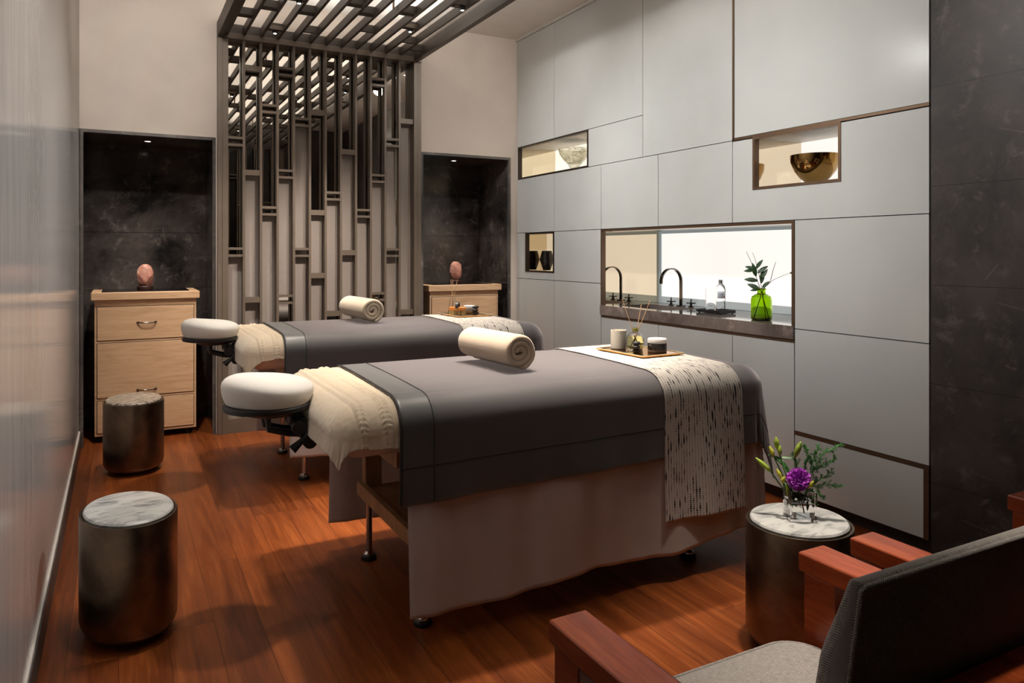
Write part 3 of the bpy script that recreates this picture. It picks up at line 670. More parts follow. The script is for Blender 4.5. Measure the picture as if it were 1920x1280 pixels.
# ------------------------------------------------------------------ maple cabinets with salt crystals
def maple_cabinet(x0, label):
    X0, X1 = x0+.02, x0+.632; YF_ = 5.53; t = thing('maple_cabinet', label, 'cabinet', (x0+.326, YF_, 0)); ox = x0+.326
    def cb_(nm, a, b, mt, par=t, **k): return box((a[0]-ox, a[1]-YF_, a[2]), (b[0]-ox, b[1]-YF_, b[2])).build(nm, mt, par, **k)
    cb_('carcass', (X0, YF_, .046), (X1, 5.98, .935), maple, bevel=.002)
    tp = cb_('top', (x0, YF_-.03, .936), (x0+.652, 6.0, .986), maple, bevel=.004)
    cb_('inset', (x0+.06, YF_+.03, .986), (x0+.592, 5.96, .990), black_inset, tp)
    for i, (z0, z1) in enumerate(((.672, .890), (.296, .652), (.066, .274))):
        d = cb_('drawer', (X0+.016, YF_-.006, z0), (X1-.016, YF_+.004, z1), maple, bevel=.0015)
        g = MB()
        for a, b in (((X0+.012, z0-.004), (X1-.012, z0)), ((X0+.012, z1), (X1-.012, z1+.004)), ((X0+.012, z0), (X0+.016, z1)), ((X1-.016, z0), (X1-.012, z1))):
            g.box((a[0]-ox, -.0012, a[1]), (b[0]-ox, .001, b[1]))
        g.build('shadow_gap', dark_trim, d)
        hz = z1-.11 if i == 0 else (z0+.035 if i == 1 else z1-.05)
        c = (X0+X1)/2-ox
        MB().tube([(c+.058*u, -.006-.022*(1-u**4), hz+.004*abs(u)**2) for u in lin(-1, 1, 15)], [.006 if abs(u) > .8 else .0042 for u in lin(-1, 1, 15)], 8).build('handle', darkchrome, d, smooth=True)
    for sx in (.05, .56):
        for sy in (.05, .38):
            MB().lathe([(.022, 0), (.022, .036), (.012, .047)], (X0+sx-ox, sy, 0), 14).build('caster', cast_black, t, smooth='auto')
    return t
maple_cabinet(-.158, 'pale maple drawer cabinet in the left dark marble niche')
maple_cabinet(2.180, 'pale maple drawer cabinet in the right dark marble niche, half hidden by a massage table')
def crystal(name, label, loc, prof, seed, lean=0):
    t = thing(name, label, 'salt crystal', loc)
    MB().lathe([(.05, 0), (.052, .006), (.052, .02), (.045, .026)], (0, 0, 0), 28, sx=1, sy=.9).build('base', plain('dark_wood_base_'+str(seed), (.05, .018, .012), .5), t, smooth='auto')
    bm = bmesh.new(); bmesh.ops.create_icosphere(bm, subdivisions=4, radius=1); rnd = random.Random(seed)
    planes = [(Vector((rnd.gauss(0, 1), rnd.gauss(0, 1), rnd.gauss(0, .55))).normalized(), rnd.uniform(.78, .95)) for _ in range(22)]
    for v in bm.verts:
        d = v.co.normalized()
        r = min([1.0]+[h/max(1e-3, d.dot(n)) for n, h in planes if d.dot(n) > 0])
        r *= 1+.035*noise.noise(d*4+Vector((seed, 0, 0)))
        p = d*r; f = (p.z+1)/2; wd = prof(f)
        v.co = (p.x*wd+lean*f*f, p.y*wd*.85, .018+f*.165)
    me = bpy.data.meshes.new('crystal'); bm.to_mesh(me); bm.free(); me.materials.append(salt_m)
    for p in me.polygons: p.use_smooth = True
    try: me.set_sharp_from_angle(angle=.5)
    except Exception: pass
    o = bpy.data.objects.new('crystal', me); S.collection.objects.link(o); o.parent = t
crystal('salt_lamp', 'orange-pink salt crystal lamp on the left maple cabinet', (.166, 5.80, .990), lambda f: .066-.016*f, 3)
crystal('salt_lamp', 'pale pink pointed salt crystal lamp on the right maple cabinet', (2.548, 5.80, .990), lambda f: .055+.012*f, 11, -.006)

# ------------------------------------------------------------------ bronze drum stools
def drum(label, loc, rx, ry, h, mt, rot=0):
    t = thing('drum_table', label, 'side table', loc)
    k = 1.085; b = .045
    prof = [(.80, 0.004), (.80, .012)] 
    def ring(inset): return max(.01, 1-inset/rx)
    pr = [(ring(.06), 0), (ring(.058), .012), (ring(.034), .014)]+[(ring(.036*(1-math.sin(a))), .014+.045*(1-math.cos(a))) for a in lin(.2, PI/2, 7)]
    pr += [(1.0, h-.002), (.995, h), (ring(.007), h), (ring(.0075), h-.012)]
    MB().lathe([(r*rx*k, z) for r, z in pr], (0, 0, 0), 72, sx=1, sy=ry/rx, rot=rot).build('drum_body', stool_m, t, smooth='auto')
    tp = [(ring(.004), h-.012), (ring(.001), h-.004), (1.0, h+.004), (ring(.004), h+.010), (ring(.010), h+.012)]
    MB().lathe([(r*rx, z) for r, z in tp], (0, 0, 0), 72, sx=1, sy=ry/rx, rot=rot).build('marble_top', mt, t, smooth='auto')
    return t
drum('oval bronze drum table with white-grey marble top nearest the left wall front', (.031, 2.775, 0), .133, .182, .393, marble_w, .184)
drum('bronze drum table with brown-flecked marble top before the left maple cabinet', (.079, 4.80, 0), .146, .190, .398, marble_b)
drum('round bronze drum table with pale marble top holding the flowers', (1.91, 1.645, 0), .149, .149, .395, marble_w)

# ------------------------------------------------------------------ massage tables
TB = dict(x0=.585, x1=2.365, y0=2.205, y1=3.085, h=.765, R=.085)
def drape(u, v, off=0.0, flare=.05, p=2.0, amp=.0, freq=9.0, ph=0.0, Rx=None, dy=0.0, ampc=1.0, flare_x=None):
    R = TB['R']; Rr = R+off
    cx0, cx1, cy0, cy1 = TB['x0']+R, TB['x1']-R, TB['y0']+R, TB['y1']-R
    du = u-cx0 if u < cx0 else (u-cx1 if u > cx1 else 0); dv = v-cy0 if v < cy0 else (v-cy1 if v > cy1 else 0)
    bx, by = min(max(u, cx0), cx1), min(max(v, cy0), cy1)
    crown = .006*max(0, 1-((v-(cy0+cy1)/2)/.46)**2)
    if du == 0 and dv == 0: return Vector((bx, by+dy, TB['h']+off+crown))
    d = (abs(du)**p+abs(dv)**p)**(1/p); hyp = math.hypot(du, dv); nx, ny = du/hyp, dv/hyp
    q = Rr*PI/2
    if d < q: hor, drop, L = Rr*math.sin(d/Rr), Rr*(1-math.cos(d/Rr)), 0
    else:
        L = d-q; fl = flare if flare_x is None else flare*ny*ny+flare_x*nx*nx
        hor, drop = Rr+fl*L, Rr+L*math.sqrt(1-fl*fl)
    if amp and L > 0:
        s = u*abs(ny)+v*abs(nx)+math.atan2(ny, nx)*.12
        hor += amp*min(1, L/.3)*(math.sin(freq*s+ph)+.5*math.sin(freq*2.3*s+ph*2+1)+.25*math.sin(freq*4.1*s+2*ph))
    return Vector((bx+nx*hor, by+ny*hor+dy, TB['h']+off-drop+crown*0))
R_ = TB['R']; CY0, CY1 = TB['y0']+R_, TB['y1']-R_; CX1 = TB['x1']-R_; CX0 = TB['x0']+R_
def over(off, z): return (R_+off)*PI/2+(TB['h']-R_-z)       # cloth length from the flat edge down to height z
def remap(us_n, vs_n, ufn, vfn, **kw):
    """grid over [0,1]^2, ufn(s,t), vfn(s,t) give the cloth coordinates"""
    m = MB(); nv = len(vs_n); o = 0
    for s in us_n:
        for t_ in vs_n:
            u, v = ufn(s, t_), vfn(s, t_); f = kw.get('post')
            pnt = drape(u, v, **kw['d'])
            if f: pnt = f(pnt, u, v)
            m.v.append(tuple(pnt)); m.uv[len(m.v)-1] = (u, v)
    for i in range(len(us_n)-1):
        for j in range(nv-1):
            m.f.append((i*nv+j, (i+1)*nv+j, (i+1)*nv+j+1, i*nv+j+1)); m.mi.append(0)
    return m
def massage_table(dy, which, seed, sheet_z, dz):
    TB['h'] = .765+dz
    rnd = random.Random(seed)
    t = thing('massage_table', f'{which} massage table with wooden frame, chrome feet and white face cradle', 'massage table', (1.5, 2.64+dy, 0)); ox, oy = 1.5, 2.64
    cu = box((TB['x0']+.004-ox, TB['y0']+.004-oy, .605+dz), (TB['x1']-.004-ox, TB['y1']-.004-oy, .765+dz)).build('cushion', cream, t, bevel=.078, seg=6)
    fr = MB(); fr.box((.80-ox, 2.30-oy, .545+dz), (2.16-ox, 2.99-oy, .604+dz)); fr.build('frame', tablewood, t)
    sh = MB(); sh.box((.87-ox, 2.34-oy, .282), (2.10-ox, 2.93-oy, .30)); sh.box((.862-ox, 2.30-oy, .262), (.885-ox, 2.97-oy, .315)); sh.box((2.085-ox, 2.30-oy, .262), (2.108-ox, 2.97-oy, .315)); sh.build('shelf', tablewood, t)
    for lx in (.915, 2.076):
        for ly in (2.335, 2.935):
            lg = MB().box((lx-.035-ox, ly-.022-oy, .25), (lx+.035-ox, ly+.022-oy, .56+dz)).build('leg', tablewood, t, bevel=.003)
            MB().lathe([(.0125, .02), (.0125, .27)], (lx-.012-ox, ly-oy, 0), 16).build('chrome_pole', chrome, lg, smooth='auto')
            MB().lathe([(.03, 0), (.032, .006), (.030, .016), (.018, .024), (.015, .03)], (lx-.012-ox, ly-oy, 0), 24).build('foot', black, lg, smooth='auto')
            MB().lathe([(.024, .0165), (.022, .026), (.013, .034)], (lx-.012-ox, ly-oy, 0), 24).build('foot_ring', chrome, lg, smooth='auto')
    # face cradle
    cxx, cyy, cz = .455-ox, 2.64-oy, .735+dz*2
    def cf(a, b):
        ca, sa = math.cos(a), math.sin(a); r1 = .148; 
        rx = r1*(1+.03*math.cos(2*a)); ry = .150
        # b: 0 bottom rim .. 1 centre top
        th = b*PI*.5
        prof_r = (math.cos(max(0, (b-.35)/.65)*PI/2)**.75) if b > .35 else 1-.10*(1-b/.35)**2
        zz = .098*(.5*b/.35 if b < .35 else .5+.5*math.sin((b-.35)/.65*PI/2)**.9)
        dip = -.020*math.exp(-((prof_r)**2)/.10)
        notch = 0
        return (cxx+rx*ca*prof_r, cyy+ry*sa*prof_r, cz+zz+dip*(b > .35)+.018*(-ca*prof_r)*(zz/.098)+.004*math.sin(2*a+1)*prof_r)
    m = MB(); aa = [2*PI*i/56 for i in range(57)]; m.grid(cf, aa, lin(0, .999, 26))
    fcu = m.build('face_cushion', cradle_m, t, smooth=True)
    bm = bmesh.new(); bm.from_mesh(fcu.data); bmesh.ops.remove_doubles(bm, verts=bm.verts, dist=1e-4)
    bot = [e for e in bm.edges if e.is_boundary]; bmesh.ops.holes_fill(bm, edges=bot); bmesh.ops.recalc_face_normals(bm, faces=bm.faces); bm.to_mesh(fcu.data); bm.free()
    pl = MB(); pl.lathe([(.128, -.024), (.142, -.020), (.145, -.006), (.135, .001)], (cxx-.003, cyy, cz), 44, sx=1, sy=1); fp = pl.build('cradle_plate', black, t, smooth='auto')
    pl = MB(); pl.lathe([(.05, -.048), (.09, -.040), (.11, -.0235)], (cxx+.02, cyy, cz), 30); pl.build('cradle_hub', black, fp, smooth='auto')
    ar = MB()
    for sy in (-.045, .045):
        ar.tube([(cxx-.01, cyy+sy, cz-.045), (cxx-.005, cyy+sy, cz-.085), (cxx+.06, cyy+sy, cz-.105), (cxx+.13, cyy+sy, cz-.115)], .011, 10)
        ar.tube([(cxx+.07, cyy+sy, cz-.03), (cxx+.075, cyy+sy, cz-.07), (cxx+.10, cyy+sy, cz-.11)], .012, 10)
        ar.tube([(cxx+.11, cyy+sy, cz-.11), (cxx+.36, cyy+sy, cz-.118)], .009, 10)
    ar.tube([(cxx+.095, cyy-.085, cz-.075), (cxx+.095, cyy+.085, cz-.075)], .026, 18)
    ar.tube([(cxx+.115, cyy-.075, cz-.115), (cxx+.115, cyy+.075, cz-.115)], .020, 18)
    ar.build('bracket', black, fp, smooth='auto')
    kn = MB(); kn.tube([(cxx+.118, cyy-.085, cz-.125), (cxx+.118, cyy-.115, cz-.125)], .024, 22); kn.tube([(cxx+.085, cyy-.075, cz-.08), (cxx+.085, cyy-.10, cz-.08)], .024, 22)
    for a in (PI*.30, PI*1.22): kn.tube([(cxx+.105, cyy-.10, cz-.112), (cxx+.105+.058*math.cos(a), cyy-.10, cz-.112+.058*math.sin(a))], [.007, .016], 10)
    kn.build('lever_knob', black, fp, smooth='auto')
    # linen sheet: hangs low at both sides and the foot end
    ovn = over(.006, sheet_z)
    v0, v1, u0, u1 = CY0-ovn, CY1+over(.006, .10), .80, CX1+over(.006, .14)
    def su(s, t_): return u0-.02*t_+(u1-u0+.02*t_)*s
    def sv(s, t_): return v0+.03*s*0+(v1-v0)*t_
    def spost(p_, u, v):
        if p_.z < .3: p_.z += .012*math.sin(u*9+1)*(.3-p_.z)/.2+(.03*((u-.8)/1.5)*(.3-p_.z)/.2 if v < CY0 else 0)
        return p_
    m = remap(lin(0, 1, 120), lin(0, 1, 150), su, sv, d=dict(off=.006, flare=.03, p=7, amp=.012, freq=11, ph=seed, dy=dy, flare_x=.02), post=spost)
    tag(m.build('bed_sheet', linen, smooth=True, solid=.002, origin=(1.5, 2.64+dy, .77+dz)), f'long taupe linen sheet hanging to the floor over the {which} massage table', 'sheet')
    # cream terry towel at the head end, two cabled bands
    near = over(.014, .655+dz); head = (R_+.014)*PI/2+.05
    tu0, tu1 = CX0-head, .845; tv0, tv1 = CY0-near, CY1+over(.014, .66+dz)
    def tpost(p_, u, v):
        c = drape(u, v, .02, .10, 2.5, dy=dy)
        n = (c-drape(u, v, .014, .10, 2.5, dy=dy)).normalized()
        hgt = 0
        for uc in (.655, .735):
            w_ = (u-uc)/.019
            if abs(w_) < 1:
                sd = 1 if w_ > 0 else -1
                hgt += .0065*(1-abs(2*abs(w_)-1)**2)*(.35+.65*abs(math.sin(PI*(v/.017+.55*w_*sd))))
            if abs(abs(w_)-1.2) < .12: hgt -= .0015
        hgt += .0012*noise.noise(Vector((u*60, v*60, seed)))+.006*noise.noise(Vector((u*7, v*5, seed)))*min(1, max(0, (.74-p_.z)/.1))
        return p_+n*hgt
    m = remap(lin(0, 1, 104), lin(0, 1, 330), lambda s, t_: tu0+(tu1-tu0)*s, lambda s, t_: tv0+(tv1-tv0)*t_+.012*math.sin(s*5+seed), d=dict(off=.014, flare=.12, p=2.5, amp=.010, freq=17, ph=seed*1.3, dy=dy), post=tpost)
    tw = m.build('bath_towel', terry, smooth=True, solid=.005, origin=(.7, 2.64+dy, .78+dz)); tag(tw, f'cream terry towel with cabled bands draped over the head of the {which} massage table', 'towel')
    # charcoal blanket with satin bands and piping
    bn = over(.022, .462+dz); bf = over(.022, .45+dz); fe = over(.022, .46+dz)
    bu0, bu1 = .765, CX1+fe; bv0, bv1 = CY0-bn, CY1+bf
    skew = .045
    def bu(s, t_): a = bu0+skew*t_; return a+(bu1-a)*s
    def bv(s, t_): return bv0+(bv1-bv0)*t_+.022*s*(1-t_)
    dd = dict(off=.022, flare=.05, p=2.0, amp=.007, freq=10, ph=seed*.7+.5, dy=dy, flare_x=.16)
    m = remap(lin(0, 1, 130), lin(0, 1, 150), bu, bv, d=dd)
    nu, nv = 130, 150; k = 0
    for i in range(nu-1):
        for j in range(nv-1):
            u, v = m.uv[i*nv+j]; s_, t_ = i/(nu-1), j/(nv-1)
            if u-(bu0+skew*t_) < .112 or v < bv(s_, 0)+.115 or v > bv1-.115 or bu1-u < .115: m.mi[k] = 1
            k += 1
    bl = m.build('blanket', [blanket_m, satin], smooth=True, solid=.004, origin=(1.6, 2.64+dy, .79+dz)); tag(bl, f'charcoal grey blanket with satin edging over the {which} massage table', 'blanket')
    o_ = Vector((1.6, 2.64+dy, .79+dz))
    for uo in (.001, .112):
        d2 = dict(dd); d2['off'] = .0225
        pts = [drape(bu0+skew*q+uo, bv(uo/1.7, q), **d2)-o_ for q in lin(0.002, .998, 150)]
        MB().tube(pts, .0022 if uo > .05 else .0032, 6).build('piping', piping_m, bl, smooth=True)
    d2 = dict(dd); d2['off'] = .0225
    MB().tube([drape(bu(q, 0)+.0, bv(q, 0)+.115, **d2)-o_ for q in lin(.0, .92, 120)], .0014, 5).build('piping', piping_m, bl, smooth=True)
    # patterned runner across the foot
    rn = over(.027, .238+dz); rf = over(.027, .40+dz); ru0, ru1 = 1.79, 2.185
    m = remap(lin(0, 1, 44), lin(0, 1, 220), lambda s, t_: ru0+(ru1-ru0)*s+.075*t_+.05*max(0, .3-t_)*(1 if t_ < .3 else 0), lambda s, t_: CY0-rn+(CY1+rf-CY0+rn)*t_,
              d=dict(off=.0275, flare=.05, p=2.0, amp=.009, freq=10, ph=seed*.7+.5, dy=dy))
    tag(m.build('table_runner', runner_m, smooth=True, solid=.002, origin=(2.0, 2.64+dy, .79+dz)), f'white dotted cotton runner across the foot of the {which} massage table', 'runner')
    return t
massage_table(0.0, 'near', 1, .098, 0)
massage_table(1.80, 'far', 4, .155, .023)
ZTOP = .793; ZTF = .816

# rolled towels
def roll(label, near_pt, far_pt, r, seed, mt):
    a, b = Vector(near_pt), Vector(far_pt); ax = (b-a).normalized(); L = (b-a).length; side = ax.cross(Vector((0, 0, 1))).normalized()
    rnd = random.Random(seed); turns = 2.75; tk = r/(turns+.35); n = 150
    ctr = []
    for i in range(n):
        q = i/(n-1); ang = -q*turns*2*PI+3.35; rad = tk*.35+(r-tk*.5-tk*.35)*q
        wob = 1+.07*math.sin(ang*2+seed)*(1-q)+.05*math.sin(ang*3+seed)*(1-q)
        ctr.append(Vector((math.cos(ang)*rad*wob, math.sin(ang)*rad*wob*.96)))
    secs = [(0, .30), (.0022, .62), (.006, .86), (.012, .97), (.03, 1.0), (L*.5, 1.0), (L-.03, 1.0), (L-.012, .97), (L-.006, .86), (L-.0022, .62), (L, .30)]
    m = MB(); ring = 2*n
    for y, sc in secs:
        inset = 0
        outer, inner = [], []
        for i, c in enumerate(ctr):
            d = (ctr[min(i+1, n-1)]-ctr[max(i-1, 0)]).normalized(); nn = Vector((-d.y, d.x)); h = tk*.47*sc
            if i < 3 or i > n-4: h *= (.5 if i in (0, n-1) else .8 if i in (1, n-2) else .95)
            outer.append(c+nn*h); inner.append(c-nn*h)
        for c in outer+inner[::-1]:
            yy = y+.006*noise.noise(Vector((c.x*18, c.y*18, seed)))*(1 if y < .05 else -1 if y > L-.05 else 0)
            p_ = a+ax*yy+side*c.x+Vector((0, 0, 1))*(c.y+r-.002); lo = a.z+.0005
            if p_.z < lo+.008: p_.z = lo+max(0, (p_.z-lo)*.5+.004) if p_.z > lo-.008 else lo
            m.v.append(tuple(p_)); m.uv[len(m.v)-1] = (math.atan2(c.y, c.x)*r+c.length, y)
    for s_ in range(len(secs)-1):
        for i in range(ring):
            m.f.append((s_*ring+i, s_*ring+(i+1) % ring, (s_+1)*ring+(i+1) % ring, (s_+1)*ring+i)); m.mi.append(0)
    last = (len(secs)-1)*ring
    for i in range(n-1):
        j = ring-1-i
        m.f.append((i, i+1, j-1, j)); m.mi.append(0); m.f.append((last+i, last+j, last+j-1, last+i+1)); m.mi.append(0)
    o = m.build('rolled_towel', mt, smooth=True, origin=tuple((a+b)/2)); tag(o, label, 'towel', 'rolled towels on the massage tables')
roll('rolled beige towel lying on the near massage table', (1.352, 2.47, ZTOP), (1.318, 2.85, ZTOP), .079, 2, terry_roll)
roll('rolled cream towel lying on the far massage table', (1.365, 4.36, ZTF), (1.335, 4.80, ZTF), .082, 5, terry)

# trays with spa things
def tray(label, c, hx, hy, rot, ZTOP):
    t = thing('gold_tray', label, 'tray', (c[0], c[1], ZTOP+.006)); t.rotation_euler = (0, 0, rot)
    m = MB(); m.box((-hx*.9, -hy*.9, 0), (hx*.9, hy*.9, .004)); m.box((-hx, -hy, .004), (hx, hy, .008)); m.build('tray_plate', gold_tray, t)
    m = MB()
    for a, b in (((-hx, -hy), (hx, -hy+.004)), ((-hx, hy-.004), (hx, hy)), ((-hx, -hy+.004), (-hx+.004, hy-.004)), ((hx-.004, -hy+.004), (hx, hy-.004))): m.box((a[0], a[1], .008), (b[0], b[1], .0105))
    m.build('rim', plain('tray_rim_cream', (.7, .6, .42), .35), t); return ZTOP+.006+.0082
ZI = tray('gold lacquer tray on the runner of the near massage table', (2.075, 2.675, 0), .118, .165, .04, ZTOP)
def pebble(m, c, rx, ry, rz): m.lathe([(max(.0005, math.cos(a))*1, math.sin(a)) for a in lin(-PI/2, PI/2, 12)], (0, 0, 0), 24, cap=False); return m
def stones(label_fn, c, z, sc=1.0):
    hs = [(.029, .0125), (.028, .0125), (.028, .0125)]; zz = z
    for i, (rx, rz) in enumerate(hs):
        rx *= sc; rz *= sc; m = MB()
        m.lathe([(max(.0004, rx*abs(math.cos(a))**.75), rz+rz*math.sin(a)) for a in lin(-PI/2, PI/2, 15)], (0, 0, 0), 26, cap=False, sy=.8)
        o = m.build('hot_stone', stonebl, smooth=True); o.location = (c[0]+(.002, -.003, .003)[i]*sc, c[1]+(.001, -.002, .002)[i]*sc, zz); zz += 2*rz-.0012*sc
        tag(o, label_fn[i], 'stone', 'stacked black stones')
t = thing('candle', 'cream candle in frosted glass on the gold tray of the near table', 'candle', (2.035, 2.775, ZI))
MB().lathe([(.0, 0), (.0335, 0), (.036, .003), (.036, .085), (.034, .085), (.034, .014), (.0, .012)], (0, 0, 0), 40, cap=False).build('holder', frost, t, smooth='auto')
wx = MB().lathe([(.0, .0145), (.033, .0145), (.033, .072), (.0, .070)], (0, 0, 0), 40, cap=False).build('wax', candle_m, t, smooth='auto')
MB().tube([(0, 0, .069), (.001, 0, .08)], .001, 6).build('wick', black, wx)
def diffuser(label, c, z, prof, liquid_h, oilm, sticks, collar):
    t = thing('reed_diffuser', label, 'diffuser', (c[0], c[1], z))
    inner = [(max(0, r-.003), max(zz, .006)) for r, zz in prof if zz <= liquid_h]
    MB().lathe([(0, 0)]+prof+[(max(.002, r-.0025), max(zz, .005)) for r, zz in prof[::-1]]+[(0, .005)], (0, 0, 0), 40, cap=False).build('bottle', glass, t, smooth='auto')
    MB().lathe([(0, .0062)]+[(r-.0033, max(zz, .0062)) for r, zz in prof if zz <= liquid_h]+[(0, max(zz for r, zz in prof if zz <= liquid_h))], (0, 0, 0), 32, cap=False).build('oil', oilm, t, smooth='auto')
    top = prof[-1]
    if collar: MB().lathe([(top[0]+.0003, top[1]-.018), (top[0]+.0025, top[1]-.017), (top[0]+.0025, top[1]-.003), (top[0]+.0003, top[1]-.002)], (0, 0, 0), 30, cap=False).build('collar', olive, t, smooth='auto')
    for dx, dy_, dz in sticks:
        MB().tube([(-dx*.25, -dy_*.25, .012), (dx, dy_, dz)], .0016, 6).build('reed', reed, t)
    return t
vr, vk = Vector((.80, -.60, 0)), Vector((.6, .8, 0))     # rightwards / away as seen from the room
def st(a, d, z): p_ = vr*a+vk*d; return (p_.x, p_.y, z)
diffuser('round clear reed diffuser with pale oil on the near table tray', (2.065, 2.690), ZI, [(.030, 0), (.037, .005), (.040, .02), (.040, .045), (.034, .066), (.022, .078), (.012, .082), (.0115, .103)], .07, oil_y,
         [st(-.058, .0, .232), st(.028, .02, .205), st(.066, -.01, .226)], True)
stones(['bottom black stone of the stack on the near table tray', 'middle black stone of the stack on the near table tray', 'top black stone of the stack on the near table tray'], (2.022, 2.625), ZI, .68)
t = thing('cream_jar', 'dark brown cream jar with white lid on the near table tray', 'jar', (2.118, 2.600, ZI))
MB().lathe([(.0, 0), (.040, 0), (.042, .002), (.042, .012), (0, .012)], (0, 0, 0), 48, cap=False).build('jar_base', jar_taupe, t, smooth='auto')
jb = MB().lathe([(0, .012), (.042, .012), (.042, .041), (0, .041)], (0, 0, 0), 48, cap=False).build('jar_body', jar_dark, t, smooth='auto')
MB().lathe([(0, .041), (.043, .041), (.043, .056), (.040, .0605), (.034, .0615), (0, .0610)], (0, 0, 0), 48, cap=False).build('lid', white_lid, t, smooth='auto')
a = PI*1.03
text('ESPA', .009, white_lid, jb, (.0424*math.cos(a), .0424*math.sin(a), .030), (PI/2, 0, a+PI/2))
a = PI*1.05
text('BODY', .0055, jar_taupe, jb, (.0424*math.cos(a), .0424*math.sin(a), .021), (PI/2, 0, a+PI/2))
ZJ = tray('gold lacquer tray on the runner of the far massage table', (2.09, 4.60, 0), .13, .165, .04, ZTF)
diffuser('slim conical reed diffuser with amber oil on the far table tray', (2.045, 4.715), ZJ, [(.028, 0), (.031, .004), (.029, .03), (.022, .075), (.0185, .10), (.018, .106)], .04, oil_amber,
         [st(-.012, 0, .232), st(-.002, .015, .234), st(.036, -.01, .230)], False)
t = thing('body_brush', 'orange wooden body brush with pale bristles and dark strap on the far table tray', 'brush', (2.005, 4.540, ZJ)); t.rotation_euler = (0, 0, -.62)
MB().lathe([(.0, .030), (.9, .030), (1, .034), (1, .050), (.9, .054), (0, .054)], (0, 0, 0), 40, sx=.060, sy=.026, cap=False).build('handle_board', brush_wood, t, smooth='auto')
m = MB(); rb = random.Random(3)
for i in range(150):
    a = rb.uniform(0, 2*PI); r = math.sqrt(rb.random()); x, y = .055*r*math.cos(a), .022*r*math.sin(a)
    m.tube([(x, y, .031), (x*1.06, y*1.15, .0006)], .0014, 4)
m.build('bristles', bristle, t)
m = MB(); vs = []
for q in lin(0, PI, 16):
    for x in (-.010, .010):
        for rr_ in (.030, .033): vs.append((x, rr_*math.cos(q), .048+rr_*math.sin(q)*1.25))
m.add(vs, [f for i in range(15) for f in ((i*4, i*4+2, i*4+6, i*4+4), (i*4+1, i*4+5, i*4+7, i*4+3), (i*4, i*4+4, i*4+5, i*4+1), (i*4+2, i*4+3, i*4+7, i*4+6))]); m.build('strap', black, t, smooth='auto')
t = thing('cream_jar', 'low white-lidded cream jar on the far table tray', 'jar', (2.145, 4.650, ZJ))
MB().lathe([(0, 0), (.038, 0), (.040, .003), (.040, .034), (0, .034)], (0, 0, 0), 44, cap=False).build('jar_body', plain('jar_beige', (.55, .42, .28), .35), t, smooth='auto')
MB().lathe([(0, .034), (.042, .034), (.042, .050), (.039, .053), (0, .053)], (0, 0, 0), 44, cap=False).build('lid', white_lid, t, smooth='auto')
stones(['bottom black stone of the stack on the far table tray', 'middle black stone of the stack on the far table tray', 'top black stone of the stack on the far table tray'], (2.135, 4.535), ZJ, .82)

# black round rolling stool pushed under the near table
t = thing('rolling_stool', 'black round stool in the shadow under the near massage table', 'stool', (1.16, 2.56, 0))
MB().lathe([(.17, .008), (.178, .014), (.172, .028), (.03, .05)], (0, 0, 0), 48).build('base', black, t, smooth='auto')
MB().lathe([(.022, .04), (.022, .20)], (0, 0, 0), 16).build('post', black, t, smooth='auto')
MB().lathe([(.13, .195), (.15, .205), (.15, .235), (.13, .25)], (0, 0, 0), 40).build('seat', black, t, smooth='auto')
for a in lin(0, 2*PI, 6)[:-1]:
    MB().lathe([(.012, 0), (.012, .012)], (.15*math.cos(a), .15*math.sin(a), 0), 12).build('glide', black, t)

# ------------------------------------------------------------------ flowers
c0 = Vector((1.910, 1.641, .4075)); rotv = -.58
t = thing('flower_vase', 'square glass vase with purple carnation, lily buds and fern on the pale marble drum', 'vase', c0); t.rotation_euler = (0, 0, rotv)
HX, HV = .041, .094
def sq(hx, z): return [(-hx, -hx, z), (hx, -hx, z), (hx, hx, z), (-hx, hx, z)]
m = MB(); vs = sq(HX, 0)+sq(HX, HV)+sq(HX-.005, HV)+sq(HX-.006, .012)
fs = [(3, 2, 1, 0)]+[(i, (i+1) % 4, 4+(i+1) % 4, 4+i) for i in range(4)]+[(4+i, 4+(i+1) % 4, 8+(i+1) % 4, 8+i) for i in range(4)]+[(8+i, 8+(i+1) % 4, 12+(i+1) % 4, 12+i) for i in range(4)]+[(12, 13, 14, 15)]
m.add(vs, fs); m.build('vase_glass', glass, t, bevel=.0012)
box((-HX+.0063, -HX+.0063, .0123), (HX-.0063, HX-.0063, .056)).build('water', water, t)
# picture-plane basis in the vase's own frame
inv = Matrix.Rotation(-rotv, 3, 'Z')
fr_ = inv @ Vector((.66, -.75, 0)); fk_ = inv @ Vector((.75, .66, 0))
def F(a, z, d=0): return fr_*a+fk_*d+Vector((0, 0, z))
def stem(p, name='stem', r=.0022, mt=leaf_m): return MB().tube(p, r, 7).build(name, mt, t, smooth=True)
PX = 1/590.0          # metres per photo pixel at the vase
def FP(x, y, d=0): return F((x-1507)*PX, (981-y)*PX*1.02-.002, d)
def bud(tip, base, r, mt, root):
    tip, base = Vector(tip), Vector(base); ax = tip-base; L = ax.length; ax.normalize(); m = MB(); n = 14
    pts = [base+ax*L*q for q in lin(0, 1, n)]
    m.tube(pts, [max(.0008, r*(math.sin(PI*(q*.80+.12))**1.1)) for q in lin(0, 1, n)], 12)
    o = m.build('lily_bud', mt, t, smooth=True); s_ = stem([root, (Vector(root)+base)/2+Vector((0, 0, -.004)), base+ax*.003]); s_.parent = o
    return o
root = F(-.01, .03)
bud(FP(1428, 877), FP(1457, 901), .0085, bud_m, F(-.02, .05))
bud(FP(1465, 835), FP(1467, 857), .0085, bud_m, F(-.015, .06, .01))
bud(FP(1472, 849, -.01), FP(1472, 868, -.01), .007, bud_m, F(-.015, .06))
bud(FP(1453, 853), FP(1461, 872), .007, bud_y, F(-.015, .06))
bud(FP(1509, 840), FP(1498, 870), .0092, bud_m, F(.0, .05, .01))
